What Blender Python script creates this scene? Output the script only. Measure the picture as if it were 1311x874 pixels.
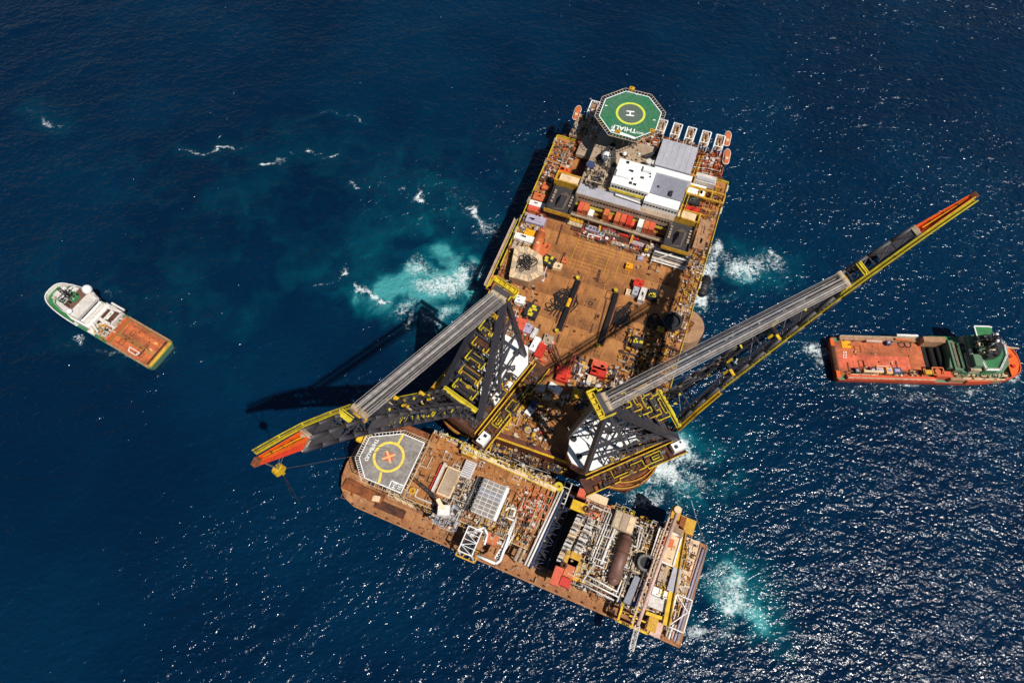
import bpy, math, random
import numpy as np
from mathutils import Vector, Matrix
R = math.radians
rnd = random.Random(7)
scene = bpy.context.scene
for o in list(bpy.data.objects): bpy.data.objects.remove(o)

# ------------------------------------------------------------------ camera
CAM_H, TILT, FPX = 289.0, R(26.0), 874.0
cd = bpy.data.cameras.new('camera'); cam = bpy.data.objects.new('camera', cd)
scene.collection.objects.link(cam)
cam.location = (0, 0, CAM_H); cam.rotation_euler = (TILT, 0, 0)
cd.sensor_width = 36; cd.lens = 36*FPX/1311; cd.clip_end = 60000; cd.clip_start = 1
scene.camera = cam
# ------------------------------------------------------------------ world, sun, exposure
SUN = Vector((.44, -.46, 1)).normalized()           # towards the sun
EL = math.asin(SUN.z); AZ = math.atan2(SUN.x, SUN.y)
w = bpy.data.worlds.new('World'); scene.world = w; w.use_nodes = True
sky = w.node_tree.nodes.new('ShaderNodeTexSky'); sky.sky_type = 'NISHITA'; sky.sun_disc = False
sky.sun_elevation = EL; sky.sun_rotation = AZ; sky.air_density = 1.0; sky.dust_density = .3; sky.ozone_density = 1.5
bg = w.node_tree.nodes['Background']; bg.inputs[1].default_value = 0.05
w.node_tree.links.new(sky.outputs[0], bg.inputs[0])
sl = bpy.data.lights.new('sun', 'SUN'); sl.energy = 5.0; sl.angle = R(.53); sl.color = (1, .96, .9)
so = bpy.data.objects.new('sun', sl); scene.collection.objects.link(so)
so.rotation_euler = SUN.to_track_quat('Z', 'Y').to_euler(); so.location = (0, 0, 600)
vs = scene.view_settings; vs.view_transform = 'Standard'; vs.look = 'None'; vs.exposure = 0.0; vs.gamma = 1; vs.use_curve_mapping = False
scene.render.engine = 'CYCLES'

# ------------------------------------------------------------------ helpers
def at(px, py, z):
    "survey: place on the level z that the photograph shows at px, py"
    x = (px-655.5)/FPX; y = (437-py)/FPX
    k = (CAM_H-z)/(math.cos(TILT)-y*math.sin(TILT))
    return x*k, (math.sin(TILT)+y*math.cos(TILT))*k
class Fr:
    def __init__(s, x, y, a): s.x, s.y, s.a = x, y, R(a)
    def px(s, px, py, z):
        X, Y = at(px, py, z); X -= s.x; Y -= s.y; c, n = math.cos(s.a), math.sin(s.a)
        return X*c+Y*n, -X*n+Y*c
    def w(s, u, v):
        c, n = math.cos(s.a), math.sin(s.a)
        return s.x+u*c-v*n, s.y+u*n+v*c
SHIP = Fr(10.1, 81.9, -20); BARGE = Fr(-75.4, 66.3, -22.3)
CL = Fr(-13.77, 104.3, -126.8); CR = Fr(44.4, 84.2, 23.24)

def lin(c): return tuple((x/255/12.92 if x/255 <= .04045 else ((x/255+.055)/1.055)**2.4) for x in c)
MATS = {}
def mat(name, col, col2=None, rough=.6, metal=0, scale=.35, amt=.5, rust=0, fine=2.2):
    "painted or bare metal: two tones through noise, grime and optional rust blotches"
    m = bpy.data.materials.new(name); m.use_nodes = True; MATS[name] = m
    nt = m.node_tree; N = nt.nodes; L = nt.links; p = N['Principled BSDF']
    c1 = lin(col); c2 = lin(col2) if col2 else tuple(x*.55 for x in c1)
    tc = N.new('ShaderNodeTexCoord')
    n1 = N.new('ShaderNodeTexNoise'); n1.inputs['Scale'].default_value = scale; n1.inputs['Detail'].default_value = 7; n1.inputs['Roughness'].default_value = .65
    L.new(tc.outputs['Object'], n1.inputs['Vector'])
    r1 = N.new('ShaderNodeMapRange'); r1.inputs[1].default_value = .38; r1.inputs[2].default_value = .68; r1.inputs[4].default_value = amt
    L.new(n1.outputs['Fac'], r1.inputs[0])
    mx = N.new('ShaderNodeMix'); mx.data_type = 'RGBA'; mx.inputs[6].default_value = (*c1, 1); mx.inputs[7].default_value = (*c2, 1)
    L.new(r1.outputs[0], mx.inputs[0]); out = mx.outputs[2]
    n2 = N.new('ShaderNodeTexNoise'); n2.inputs['Scale'].default_value = fine; n2.inputs['Detail'].default_value = 4
    L.new(tc.outputs['Object'], n2.inputs['Vector'])
    if rust:
        r2 = N.new('ShaderNodeMapRange'); r2.inputs[1].default_value = .62-rust*.25; r2.inputs[2].default_value = .72-rust*.2; r2.inputs[4].default_value = .85
        ma = N.new('ShaderNodeMath'); ma.operation = 'MULTIPLY_ADD'; ma.inputs[1].default_value = .45; 
        mb = N.new('ShaderNodeMath'); mb.operation = 'MULTIPLY'; mb.inputs[1].default_value = .55
        L.new(n1.outputs['Fac'], mb.inputs[0]); L.new(n2.outputs['Fac'], ma.inputs[0]); L.new(mb.outputs[0], ma.inputs[2])
        L.new(ma.outputs[0], r2.inputs[0])
        m2 = N.new('ShaderNodeMix'); m2.data_type = 'RGBA'; m2.inputs[7].default_value = (*lin((104, 56, 26)), 1)
        L.new(r2.outputs[0], m2.inputs[0]); L.new(out, m2.inputs[6]); out = m2.outputs[2]
    m3 = N.new('ShaderNodeMix'); m3.data_type = 'RGBA'; m3.blend_type = 'MULTIPLY'; m3.inputs[0].default_value = .5
    r3 = N.new('ShaderNodeMapRange'); r3.inputs[1].default_value = .3; r3.inputs[2].default_value = .6; r3.inputs[3].default_value = .45; r3.inputs[4].default_value = 1.1; r3.clamp = False
    L.new(n2.outputs['Fac'], r3.inputs[0]); L.new(out, m3.inputs[6]); L.new(r3.outputs[0], m3.inputs[7])
    L.new(m3.outputs[2], p.inputs['Base Color'])
    p.inputs['Roughness'].default_value = rough; p.inputs['Metallic'].default_value = metal
    return m
mat('deck', (176, 116, 60), (116, 70, 34), .8, scale=.07, amt=1, fine=.8)
mat('deck_b', (170, 112, 58), (104, 62, 32), .8, scale=.09, amt=1, fine=1.0)
mat('deck_c', (182, 124, 68), (126, 78, 38), .8, scale=.08, amt=1, fine=.7)
mat('rust', (150, 84, 40), (84, 44, 24), .85, scale=.3, amt=1, fine=1.5)
mat('rustdark', (92, 52, 32), (45, 26, 18), .85, scale=.4, amt=1)
mat('hull', (110, 52, 34), (62, 30, 22), .6, scale=.2, amt=.9, rust=.5)
mat('bargedeck', (176, 124, 80), (134, 84, 50), .85, scale=.16, amt=.9, fine=.8, rust=.25)
mat('yellow', (228, 184, 26), (184, 140, 24), .55, amt=.8, rust=.3)
mat('lime', (220, 198, 42), (170, 146, 34), .55, amt=.8, rust=.25)
mat('ochre', (206, 158, 40), (160, 110, 36), .6, amt=.7, rust=.25)
mat('cream', (228, 200, 160), (190, 150, 110), .6, amt=.6, rust=.2)
mat('beige', (196, 176, 146), (146, 120, 92), .7, amt=.7, rust=.2)
mat('white', (236, 230, 222), (196, 186, 176), .5, amt=.4, rust=.06)
mat('cleanwhite', (240, 238, 234), (222, 218, 212), .45, amt=.3)
mat('offwhite', (214, 206, 198), (170, 158, 148), .55, amt=.5, rust=.12)
mat('ltgrey', (174, 172, 178), (148, 146, 152), .6, amt=.5, scale=.15)
mat('grey', (138, 138, 148), (112, 112, 122), .6, amt=.5, scale=.15)
mat('tan', (176, 154, 130), (130, 106, 84), .7, amt=.7, scale=.2)
mat('steel', (120, 116, 112), (80, 76, 74), .45, .4, amt=.6)
mat('dark', (44, 42, 46), (26, 25, 28), .55, amt=.6)
mat('boomdark', (62, 59, 66), (42, 40, 46), .5, amt=.6, rust=.03)
mat('boomplate', (76, 72, 74), (56, 53, 56), .55, amt=.6, scale=.1)
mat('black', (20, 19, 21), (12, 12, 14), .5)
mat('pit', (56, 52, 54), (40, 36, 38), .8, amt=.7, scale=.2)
mat('ropew', (232, 224, 216), (180, 170, 164), .4, .2, scale=.06, amt=.6, fine=.6)
mat('roped', (92, 86, 84), (54, 50, 50), .5, .3, scale=.06)
mat('hood', (92, 78, 66), (66, 54, 46), .8)
mat('rope', (186, 176, 168), (120, 112, 108), .45, .3, scale=.06, amt=.6, fine=.6)
mat('cable', (34, 30, 32), (18, 16, 18), .6)
mat('red', (204, 52, 34), (160, 40, 26), .5, amt=.6, rust=.1)
mat('cred', (214, 96, 66), (180, 70, 46), .55, amt=.6, rust=.15)
mat('corange', (208, 112, 62), (170, 82, 44), .55, amt=.6, rust=.2)
mat('orange', (240, 100, 24), (214, 78, 20), .5, amt=.4, rust=.04)
mat('jibred', (232, 70, 36), (200, 54, 26), .5, amt=.5, rust=.06)
mat('amber', (244, 170, 20), (216, 140, 20), .5, amt=.4)
mat('helig', (36, 112, 70), (74, 112, 88), .7, scale=.14, amt=1, fine=.7)
mat('heligrey', (92, 104, 92), (76, 92, 80), .7, scale=.2)
mat('thebgrey', (148, 140, 132), (116, 110, 104), .75, scale=.18, amt=1, fine=.7)
mat('limering', (206, 214, 74), (180, 190, 60), .6, amt=.3)
mat('yring', (232, 206, 84), (206, 180, 70), .6, amt=.3)
mat('paintw', (244, 242, 238), (226, 222, 216), .6, amt=.3)
mat('xorange', (250, 180, 110), (236, 150, 84), .6, amt=.3)
mat('xred', (196, 92, 76), (170, 84, 72), .7)
mat('green', (52, 122, 70), (40, 92, 54), .55, amt=.5)
mat('boatgreen', (82, 124, 92), (104, 118, 98), .6, amt=.7, rust=.08)
mat('boatred', (222, 88, 50), (176, 70, 40), .6, amt=.8, scale=.25, rust=.2)
mat('boatdeck', (200, 106, 62), (146, 78, 46), .8, amt=1, scale=.1, fine=.6, rust=.2)
mat('boatpink', (224, 108, 74), (176, 78, 50), .75, amt=1, scale=.14, fine=.7, rust=.1)
mat('glass', (16, 24, 34), (10, 16, 24), .12)
mat('bluegrey', (62, 72, 104), (44, 50, 76), .5, amt=.5)
mat('pinkpipe', (210, 174, 160), (176, 136, 118), .55, amt=.5, rust=.1)
mat('maroon', (120, 84, 72), (90, 58, 48), .55, amt=.7, scale=.3)
mat('trussblue', (44, 50, 74), (30, 34, 52), .5, amt=.5)
mat('lilac', (176, 164, 182), (140, 126, 150), .6)
mat('plank', (172, 132, 98), (130, 92, 62), .8, scale=.4, amt=.8)

COL = scene.collection
class MB:
    def __init__(s): s.v = []; s.f = []
    def add(s, vs, fs):
        o = len(s.v); s.v += [tuple(p) for p in vs]; s.f += [tuple(i+o for i in f) for f in fs]
    def box(s, c, d, rz=0):
        x, y, z = (k/2 for k in d); cs, sn = math.cos(rz), math.sin(rz); vs = []
        for dz in (-z, z):
            for dx, dy in ((-x, -y), (x, -y), (x, y), (-x, y)):
                vs.append((c[0]+dx*cs-dy*sn, c[1]+dx*sn+dy*cs, c[2]+dz))
        s.add(vs, [(3, 2, 1, 0), (4, 5, 6, 7), (0, 1, 5, 4), (1, 2, 6, 5), (2, 3, 7, 6), (3, 0, 4, 7)]); return s
    def b2(s, x0, x1, y0, y1, z0, z1): return s.box(((x0+x1)/2, (y0+y1)/2, (z0+z1)/2), (x1-x0, y1-y0, z1-z0))
    def _basis(s, p, q):
        d = Vector(q)-Vector(p)
        if d.length < 1e-6: return None
        d.normalize(); up = Vector((0, 0, 1)) if abs(d.z) < .95 else Vector((0, 1, 0))
        a = d.cross(up).normalized(); b = a.cross(d).normalized(); return a, b
    def beam(s, p, q, wd, h=None):
        h = h or wd; B = s._basis(p, q)
        if not B: return s
        a, b = B; vs = []
        for e in (p, q):
            for i, j in ((-1, -1), (1, -1), (1, 1), (-1, 1)): vs.append(Vector(e)+a*(i*wd/2)+b*(j*h/2))
        s.add(vs, [(3, 2, 1, 0), (4, 5, 6, 7), (0, 1, 5, 4), (1, 2, 6, 5), (2, 3, 7, 6), (3, 0, 4, 7)]); return s
    def tube(s, p, q, r, n=8, r2=None):
        B = s._basis(p, q)
        if not B: return s
        r2 = r if r2 is None else r2; a, b = B; vs = []
        for e, rr in ((p, r), (q, r2)):
            for i in range(n):
                t = 2*math.pi*i/n; vs.append(Vector(e)+a*(rr*math.cos(t))+b*(rr*math.sin(t)))
        fs = [(i, (i+1) % n, n+(i+1) % n, n+i) for i in range(n)]+[tuple(range(n))[::-1], tuple(range(n, 2*n))]
        s.add(vs, fs); return s
    def path(s, pts, r, n=6):
        for a, b in zip(pts[:-1], pts[1:]): s.tube(a, b, r, n)
        return s
    def bpath(s, pts, wd, h=None, closed=False):
        P = list(pts)+([pts[0]] if closed else [])
        for a, b in zip(P[:-1], P[1:]): s.beam(a, b, wd, h)
        return s
    def prism(s, poly, z0, z1, poly2=None):
        n = len(poly); p2 = poly2 or poly
        vs = [(x, y, z0) for x, y in poly]+[(x, y, z1) for x, y in p2]
        s.add(vs, [tuple(range(n))[::-1], tuple(range(n, 2*n))]+[(i, (i+1) % n, n+(i+1) % n, n+i) for i in range(n)]); return s
    def cyl(s, x, y, z0, z1, r, n=16, r2=None): return s.tube((x, y, z0), (x, y, z1), r, n, r2)
    def ring(s, x, y, z0, z1, r0, r1, n=40):
        vs = []
        for z in (z0, z1):
            for r in (r0, r1):
                for i in range(n): t = 2*math.pi*i/n; vs.append((x+r*math.cos(t), y+r*math.sin(t), z))
        fs = []
        for i in range(n):
            j = (i+1) % n
            fs += [(2*n+i, 3*n+i, 3*n+j, 2*n+j), (n+i, n+j, 3*n+j, 3*n+i), (j, i, 2*n+i, 2*n+j), (i, j, n+j, n+i)]
        s.add(vs, fs); return s
    def dome(s, x, y, z, r, n=14, m=5, full=False):
        lo = -math.pi/2 if full else 0; vs = []; fs = []
        for k in range(m+1):
            t = lo+(math.pi/2-lo)*k/m
            for i in range(n):
                a = 2*math.pi*i/n; vs.append((x+r*math.cos(t)*math.cos(a), y+r*math.cos(t)*math.sin(a), z+r*math.sin(t)))
        for k in range(m):
            for i in range(n): fs.append((k*n+i, k*n+(i+1) % n, (k+1)*n+(i+1) % n, (k+1)*n+i))
        s.add(vs, fs); return s
    def rail(s, pts, z, wd=.2, h=1.15, closed=False, step=3):
        P = [(p[0], p[1], p[2] if len(p) > 2 else z) for p in pts]
        if closed: P.append(P[0])
        for a, b in zip(P[:-1], P[1:]):
            L = (Vector(b)-Vector(a)).length; k = max(1, int(L/step))
            for dz in (.1, h*.55, h): s.beam((a[0], a[1], a[2]+dz), (b[0], b[1], b[2]+dz), wd, wd*.8)
            for i in range(k+1):
                t = i/k; q = [a[j]+(b[j]-a[j])*t for j in range(3)]
                s.beam((q[0], q[1], q[2]), (q[0], q[1], q[2]+h), wd, wd)
        return s
    def truss(s, p, q, wd, h, chord=.25, n=8, br=.15):
        "square lattice girder from p to q"
        a, b = s._basis(p, q); p = Vector(p); q = Vector(q)
        cs = [a*(i*wd/2)+b*(j*h/2) for i, j in ((-1, -1), (1, -1), (1, 1), (-1, 1))]
        for c in cs: s.beam(p+c, q+c, chord)
        for k in range(n):
            t0, t1 = k/n, (k+1)/n
            for i in range(4):
                u, v_ = cs[i], cs[(i+1) % 4]
                A = p.lerp(q, t0); B = p.lerp(q, t1)
                s.beam(A+u, B+v_, br) if (k+i) % 2 else s.beam(A+v_, B+u, br)
                s.beam(B+u, B+v_, br)
        return s
    def mesh(s, name):
        m = bpy.data.meshes.new(name); m.from_pydata(s.v, [], s.f); m.update(); return m
    def build(s, name, m, parent=None, smooth=False, kind=None):
        me = s.mesh(name); me.materials.append(MATS[m])
        if smooth: me.polygons.foreach_set('use_smooth', [True]*len(me.polygons))
        o = bpy.data.objects.new(name, me); COL.objects.link(o)
        if parent: o.parent = parent
        if kind: o['kind'] = kind
        return o
def tag(o, label=None, cat=None, group=None, kind=None):
    if label: o['label'] = label
    if cat: o['category'] = cat
    if group: o['group'] = group
    if kind: o['kind'] = kind
    return o
def empty(name, x, y, z=0, a=0):
    o = bpy.data.objects.new(name, None); o.empty_display_size = 2; COL.objects.link(o)
    o.location = (x, y, z); o.rotation_euler = (0, 0, a); return o
def thing(name, label, cat, fr, u, v, z=0, rz=0, group=None):
    x, y = fr.w(u, v); return tag(empty(name, x, y, z, fr.a+rz), label, cat, group)
def copy_tree(o, parent=None):
    c = o.copy(); COL.objects.link(c); c.parent = parent
    for ch in list(o.children): copy_tree(ch, c)
    return c
def text(name, s, size, m, parent, x, y, z, rz, sx=1):
    cu = bpy.data.curves.new(name, 'FONT'); cu.body = s; cu.size = size; cu.align_x = 'CENTER'; cu.align_y = 'CENTER'; cu.extrude = .03; cu.offset = size*.018
    o = bpy.data.objects.new(name, cu); COL.objects.link(o)
    dg = bpy.context.evaluated_depsgraph_get(); me = bpy.data.meshes.new_from_object(o.evaluated_get(dg))
    bpy.data.objects.remove(o); bpy.data.curves.remove(cu); me.materials.clear(); me.materials.append(MATS[m])
    o = bpy.data.objects.new(name, me); COL.objects.link(o); o.parent = parent
    o.location = (x, y, z); o.rotation_euler = (0, 0, rz); o.scale = (sx, 1, 1); return o
def clutter(parent, u0, u1, v0, v1, z, n, seed, pal, hmax=2.2, smin=.5, smax=2.4, pipes=6, name='fittings'):
    "small gear too fine to pick apart singly: boxes, drums, pipe runs, one mesh per colour"
    r = random.Random(seed); mb = {p: MB() for p in pal}
    for i in range(int(n*2.2)):
        m = mb[r.choice(pal)]; x = r.uniform(u0, u1); y = r.uniform(v0, v1); t = r.random(); h = r.uniform(.3, hmax)
        if t < .6: m.box((x, y, z+h/2), (r.triangular(smin*.6, smax, smin), r.triangular(smin*.6, smax, smin)*.8, h), r.choice((0, 0, 0, R(90), r.uniform(0, 3))))
        elif t < .75: m.cyl(x, y, z, z+h, r.uniform(smin, smax)*.4, 10)
        elif t < .88:
            a = r.choice((0, R(90))); l = r.uniform(smin, smax)*.8
            m.tube((x-l*math.cos(a), y-l*math.sin(a), z+.6), (x+l*math.cos(a), y+l*math.sin(a), z+.6), r.uniform(.25, .55), 8)
        else:
            a = r.uniform(.7, 1.6); b = r.uniform(.7, 2)
            m.bpath([(x-a, y-b, z+h), (x+a, y-b, z+h), (x+a, y+b, z+h), (x-a, y+b, z+h)], .16, closed=True)
            for i_ in (-1, 1):
                for j_ in (-1, 1): m.beam((x+i_*a, y+j_*b, z), (x+i_*a, y+j_*b, z+h), .16)
    for i in range(int(pipes*1.6)):
        m = mb[r.choice(pal)]; zz = z+r.uniform(.4, hmax); rr = r.uniform(.1, .28)
        x = r.uniform(u0, u1); y = r.uniform(v0, v1); pts = [(x, y, zz)]
        for k in range(r.randint(2, 4)):
            if k % 2: x = r.uniform(max(u0, x-8), min(u1, x+8))
            else: y = r.uniform(max(v0, y-8), min(v1, y+8))
            pts.append((x, y, zz))
        m.path(pts, rr, 6)
        for q in (pts[0], pts[-1]): m.tube(q, (q[0], q[1], z), rr, 6)
    for p, m in mb.items():
        if m.v: m.build(name, p, parent, kind='stuff')

# ================================================================== SEA
def build_sea():
    rs = np.random.RandomState(3)
    fx = np.arange(-340, 340.1, .85); fy = np.arange(-30, 400.1, .85)
    g = 1.6**np.arange(1, 24); g = g*2; g = g[g < 26000]
    xs = np.concatenate([-340-g[::-1], fx, 340+g]); ys = np.concatenate([-30-g[::-1], fy, 400+g])
    X, Y = np.meshgrid(xs, ys); nx, ny = len(xs), len(ys)
    def vnoise(x, y, s):
        gx = x/s; gy = y/s; ix = np.floor(gx).astype(int); iy = np.floor(gy).astype(int); fx_ = gx-ix; fy_ = gy-iy
        T = np.random.RandomState(int(s*97) % 9999).rand(256, 256); a = lambda i, j: T[(ix+i) % 256, (iy+j) % 256]
        u = fx_*fx_*(3-2*fx_); v = fy_*fy_*(3-2*fy_)
        return (a(0, 0)*(1-u)+a(1, 0)*u)*(1-v)+(a(0, 1)*(1-u)+a(1, 1)*u)*v
    def fbm(x, y, s, o=4):
        t = 0; am = .5; n = 0
        for k in range(o): t = t+am*vnoise(x+31*k, y-17*k, s); n += am; am *= .5; s *= .5
        return t/n
    fade = np.clip(1-(np.maximum(np.maximum(np.abs(X)-345, 0), np.maximum(np.maximum(Y-405, -35-Y), 0)))/60, 0, 1)
    Z = np.zeros_like(X)
    gn = np.clip((fbm(X+55, Y*1.3, 60, 4)-.32)/.36, 0, 1); gust = .66+.36*gn
    for k in range(64):
        lam = 3.2*(13)**rs.rand(); th = math.atan2(-.95, .3)+rs.normal(0, .55); kk = 2*math.pi/lam
        A = .0155/kk*(1.0 if lam < 18 else .55)
        Z += A*np.sin(kk*(X*math.cos(th)+Y*math.sin(th))+rs.rand()*6.28+1.3*np.sin(X*.031+k)+1.3*np.cos(Y*.027+2*k))
    Z *= fade*gust
    # aerated water (turquoise) and foam density, in metres on the sea surface
    wx = X+(fbm(X, Y, 28, 4)-.5)*34; wy = Y+(fbm(X+400, Y+90, 28, 4)-.5)*34
    wx2 = X+(fbm(X, Y, 11, 4)-.5)*15; wy2 = Y+(fbm(X+70, Y-200, 11, 4)-.5)*15
    turq = np.zeros_like(X); foam = np.zeros_like(X)
    def blob(px, py, rx, ry, a=0):
        c = at(px, py, 0); ca, sa = math.cos(R(a)), math.sin(R(a)); sm = max(rx, ry) < 27; dx = (wx2 if sm else wx)-c[0]; dy = (wy2 if sm else wy)-c[1]
        return np.exp(-(((dx*ca+dy*sa)/rx)**2+((-dx*sa+dy*ca)/ry)**2))
    def line(pts, wd):
        P = [at(*p, 0) for p in pts]; d = np.full(X.shape, 1e9)
        for a, b in zip(P[:-1], P[1:]):
            ex, ey = b[0]-a[0], b[1]-a[1]; t = np.clip(((wx2-a[0])*ex+(wy2-a[1])*ey)/(ex*ex+ey*ey), 0, 1)
            d = np.minimum(d, np.hypot(wx2-a[0]-t*ex, wy2-a[1]-t*ey))
        return np.exp(-(d/wd)**2)
    for px, py, rx, ry, a, s in [(520, 300, 110, 62, 10, .10), (565, 362, 30, 13, 8, .85), (592, 345, 15, 10, 20, .8), (550, 410, 20, 10, 30, .6), (480, 372, 26, 9, 20, .4), (530, 395, 22, 12, 0, .5), (520, 345, 45, 30, 0, .2),
                             (590, 262, 24, 12, 0, .22), (930, 345, 24, 13, 0, .42), (905, 380, 12, 15, 0, .5), (960, 340, 26, 13, 0, .22), (866, 600, 24, 15, 20, .6), (835, 640, 14, 7, 0, .32), (890, 630, 14, 9, 0, .22),
                             (938, 775, 14, 16, 0, .75), (912, 745, 6, 14, 0, .42), (910, 800, 10, 8, 0, .3), (400, 290, 150, 80, 0, .07), (160, 400, 40, 30, 0, .06)]:
        turq = np.maximum(turq, s*blob(px, py, rx, ry, a))+.15*s*blob(px, py, rx, ry, a)
    for px, py, rx, ry, a, s in [(600, 348, 13, 9, 20, .66), (570, 362, 26, 10, 10, .62), (555, 405, 16, 8, 30, .6), (545, 345, 22, 8, 0, .52), (515, 400, 16, 8, 20, .5), (530, 420, 9, 7, 0, .5), (932, 335, 22, 10, 0, .62), (910, 378, 9, 14, 0, .95), (908, 350, 9, 14, 0, .9), (896, 420, 7, 9, 0, .75), (918, 322, 6, 9, 0, .8), (618, 300, 5, 12, 20, .45), (618, 345, 6, 10, 0, .55), (925, 375, 10, 9, 0, .55), (914, 330, 5, 10, 0, .7), (900, 405, 8, 10, 0, .5), (955, 345, 24, 9, 10, .64), (935, 400, 12, 8, 0, .4), (1000, 380, 30, 12, 0, .3), (988, 345, 4, 10, 0, .34),
                             (862, 592, 17, 10, 25, .8), (846, 608, 12, 7, 0, .9), (880, 588, 14, 8, 0, .5), (838, 640, 20, 8, 10, .64), (878, 612, 20, 11, 0, .62), (985, 355, 12, 8, 0, .22), (932, 762, 10, 13, 0, .66), (908, 818, 20, 6, 0, .68), (912, 745, 6, 18, 0, .5), (945, 790, 10, 8, 0, .46), (900, 700, 5, 8, 0, .45), (1047, 452, 10, 7, 0, .66), (1052, 470, 8, 6, 0, .5), (1190, 498, 50, 3.5, 0, .42), (1285, 490, 10, 5, 30, .6),
                             (690, 620, 20, 8, 0, .4), (735, 650, 9, 7, 0, .5), (770, 630, 14, 5, 0, .42), (1075, 495, 16, 5, 0, .4), (100, 428, 9, 4, 20, .56), (150, 452, 26, 2.2, -28, .42), (160, 392, 30, 2.0, -28, .38), (133, 378, 5, 4, 0, .4), (628, 285, 6, 9, 20, .5)]:
        foam = np.maximum(foam, s*blob(px, py, rx, ry, a))
    pat = fbm(X+900, Y, 60, 4); sw = fbm(wx*1.1+(fbm(X, Y, 16, 3)-.5)*40, wy*1.1+(fbm(X-300, Y, 16, 3)-.5)*40+300, 17, 5); sw2 = fbm(wx2*1.2, wy2*1.2+90, 7, 4); turq *= np.clip((sw-.28)*3.4, .12, 1.7)*np.clip(.35+1.3*sw2, .5, 1.25)
    foam = np.where(foam > .3, foam*np.clip(.55+(sw-.28)*1.6, .5, 1.12), foam)
    for pts, wd, s in [([(45, 135), (62, 158), (82, 160)], 2.4, .6), ([(222, 193), (300, 188), (320, 185)], 1.4, .55), ([(335, 210), (385, 195), (410, 190)], 1.7, .62), ([(412, 200), (432, 201)], 1.7, .75), ([(365, 163), (410, 145), (445, 145), (470, 155)], 1.3, .5), ([(452, 236), (480, 233), (505, 240), (518, 255)], 1.7, .7),
                       ([(540, 235), (545, 250), (532, 262), (550, 266)], 2.6, .7), ([(575, 245), (592, 243)], 2.2, .6), ([(590, 256), (612, 268), (630, 290), (640, 300)], 3.2, .66), ([(410, 365), (445, 345), (465, 365), (500, 395), (520, 420)], 2.0, .6), ([(505, 402), (535, 400), (560, 415)], 2.4, .55), ([(520, 405), (518, 430)], 2.2, .6), ([(560, 335), (600, 328)], 2, .4),
                       ([(985, 325), (990, 345)], 2.6, .6), ([(960, 340), (985, 342)], 2.5, .5), ([(1085, 505), (1200, 500), (1290, 492)], 1.6, .55), ([(1010, 440), (1045, 450), (1060, 465)], 3, .55), ([(480, 195), (470, 200)], 1.2, .4), ([(250, 463), (300, 450)], 1.0, .3), ([(112, 430), (90, 428)], 1.5, .6)]:
        brk = np.clip((fbm(X+wd*50, Y, 9, 4)-.18)*2.6, .45, 1.2); foam = np.maximum(foam, s*1.0*line(pts, wd*.7)*brk); foam = np.maximum(foam, s*.62*line(pts, wd*2.2)*brk); turq = np.maximum(turq, .16*s*line(pts, wd*4))
    v = np.stack([X, Y, Z], -1).reshape(-1, 3).astype(np.float32)
    idx = np.arange(nx*ny).reshape(ny, nx)
    q = np.stack([idx[:-1, :-1], idx[:-1, 1:], idx[1:, 1:], idx[1:, :-1]], -1).reshape(-1, 4)
    me = bpy.data.meshes.new('sea'); me.vertices.add(len(v)); me.vertices.foreach_set('co', v.ravel())
    me.loops.add(q.size); me.loops.foreach_set('vertex_index', q.ravel().astype(np.int32)); me.polygons.add(len(q))
    me.polygons.foreach_set('loop_start', np.arange(0, q.size, 4, dtype=np.int32)); me.polygons.foreach_set('use_smooth', np.ones(len(q), bool)); me.update(calc_edges=True)
    for n, A in (('aerated', turq), ('foam', foam), ('patch', pat), ('gust', gust)):
        at_ = me.attributes.new(n, 'FLOAT', 'POINT'); at_.data.foreach_set('value', A.ravel().astype(np.float32))
    m = bpy.data.materials.new('sea_water'); m.use_nodes = True; nt = m.node_tree; N = nt.nodes; L = nt.links; p = N['Principled BSDF']
    def attr(n): a = N.new('ShaderNodeAttribute'); a.attribute_name = n; return a.outputs['Fac']
    geo = N.new('ShaderNodeNewGeometry')
    def noise(scale, detail=4, rough=.55, sc=(1, 1, 1), rot=0, dist=0):
        mp = N.new('ShaderNodeMapping'); mp.vector_type = 'TEXTURE'; mp.inputs['Rotation'].default_value = (0, 0, rot); mp.inputs['Scale'].default_value = sc
        L.new(geo.outputs['Position'], mp.inputs[0]); n = N.new('ShaderNodeTexNoise'); n.inputs['Scale'].default_value = scale; n.inputs['Detail'].default_value = detail; n.inputs['Roughness'].default_value = rough; n.inputs['Distortion'].default_value = dist
        L.new(mp.outputs[0], n.inputs['Vector']); return n.outputs['Fac']
    def math_(op, a, b, c=None):
        n = N.new('ShaderNodeMath'); n.operation = op
        for i, k in enumerate((a, b, c)):
            if k is None: continue
            if isinstance(k, (int, float)): n.inputs[i].default_value = k
            else: L.new(k, n.inputs[i])
        return n.outputs[0]
    def rng(a, lo, hi, o0=0, o1=1, smooth=True):
        n = N.new('ShaderNodeMapRange'); n.interpolation_type = 'SMOOTHSTEP' if smooth else 'LINEAR'; L.new(a, n.inputs[0])
        for i, k in zip((1, 2, 3, 4), (lo, hi, o0, o1)): n.inputs[i].default_value = k
        return n.outputs[0]
    def mix(f, a, b):
        n = N.new('ShaderNodeMix'); n.data_type = 'RGBA'
        L.new(f, n.inputs[0]) if not isinstance(f, float) else None
        for i, k in ((6, a), (7, b)):
            if isinstance(k, tuple): n.inputs[i].default_value = (*k, 1)
            else: L.new(k, n.inputs[i])
        return n.outputs[2]
    deep = mix(rng(attr('patch'), .3, .7), (.0001, .0108, .034), (.0001, .0168, .046))
    tq = attr('aerated')
    c = mix(rng(tq, .02, .5, smooth=False), deep, (.001, .078, .11)); c = mix(rng(tq, .38, .95), c, (.05, .27, .28))
    fn = noise(.55, 6, .68, dist=.6); fn2 = noise(1.6, 4, .6)
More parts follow.
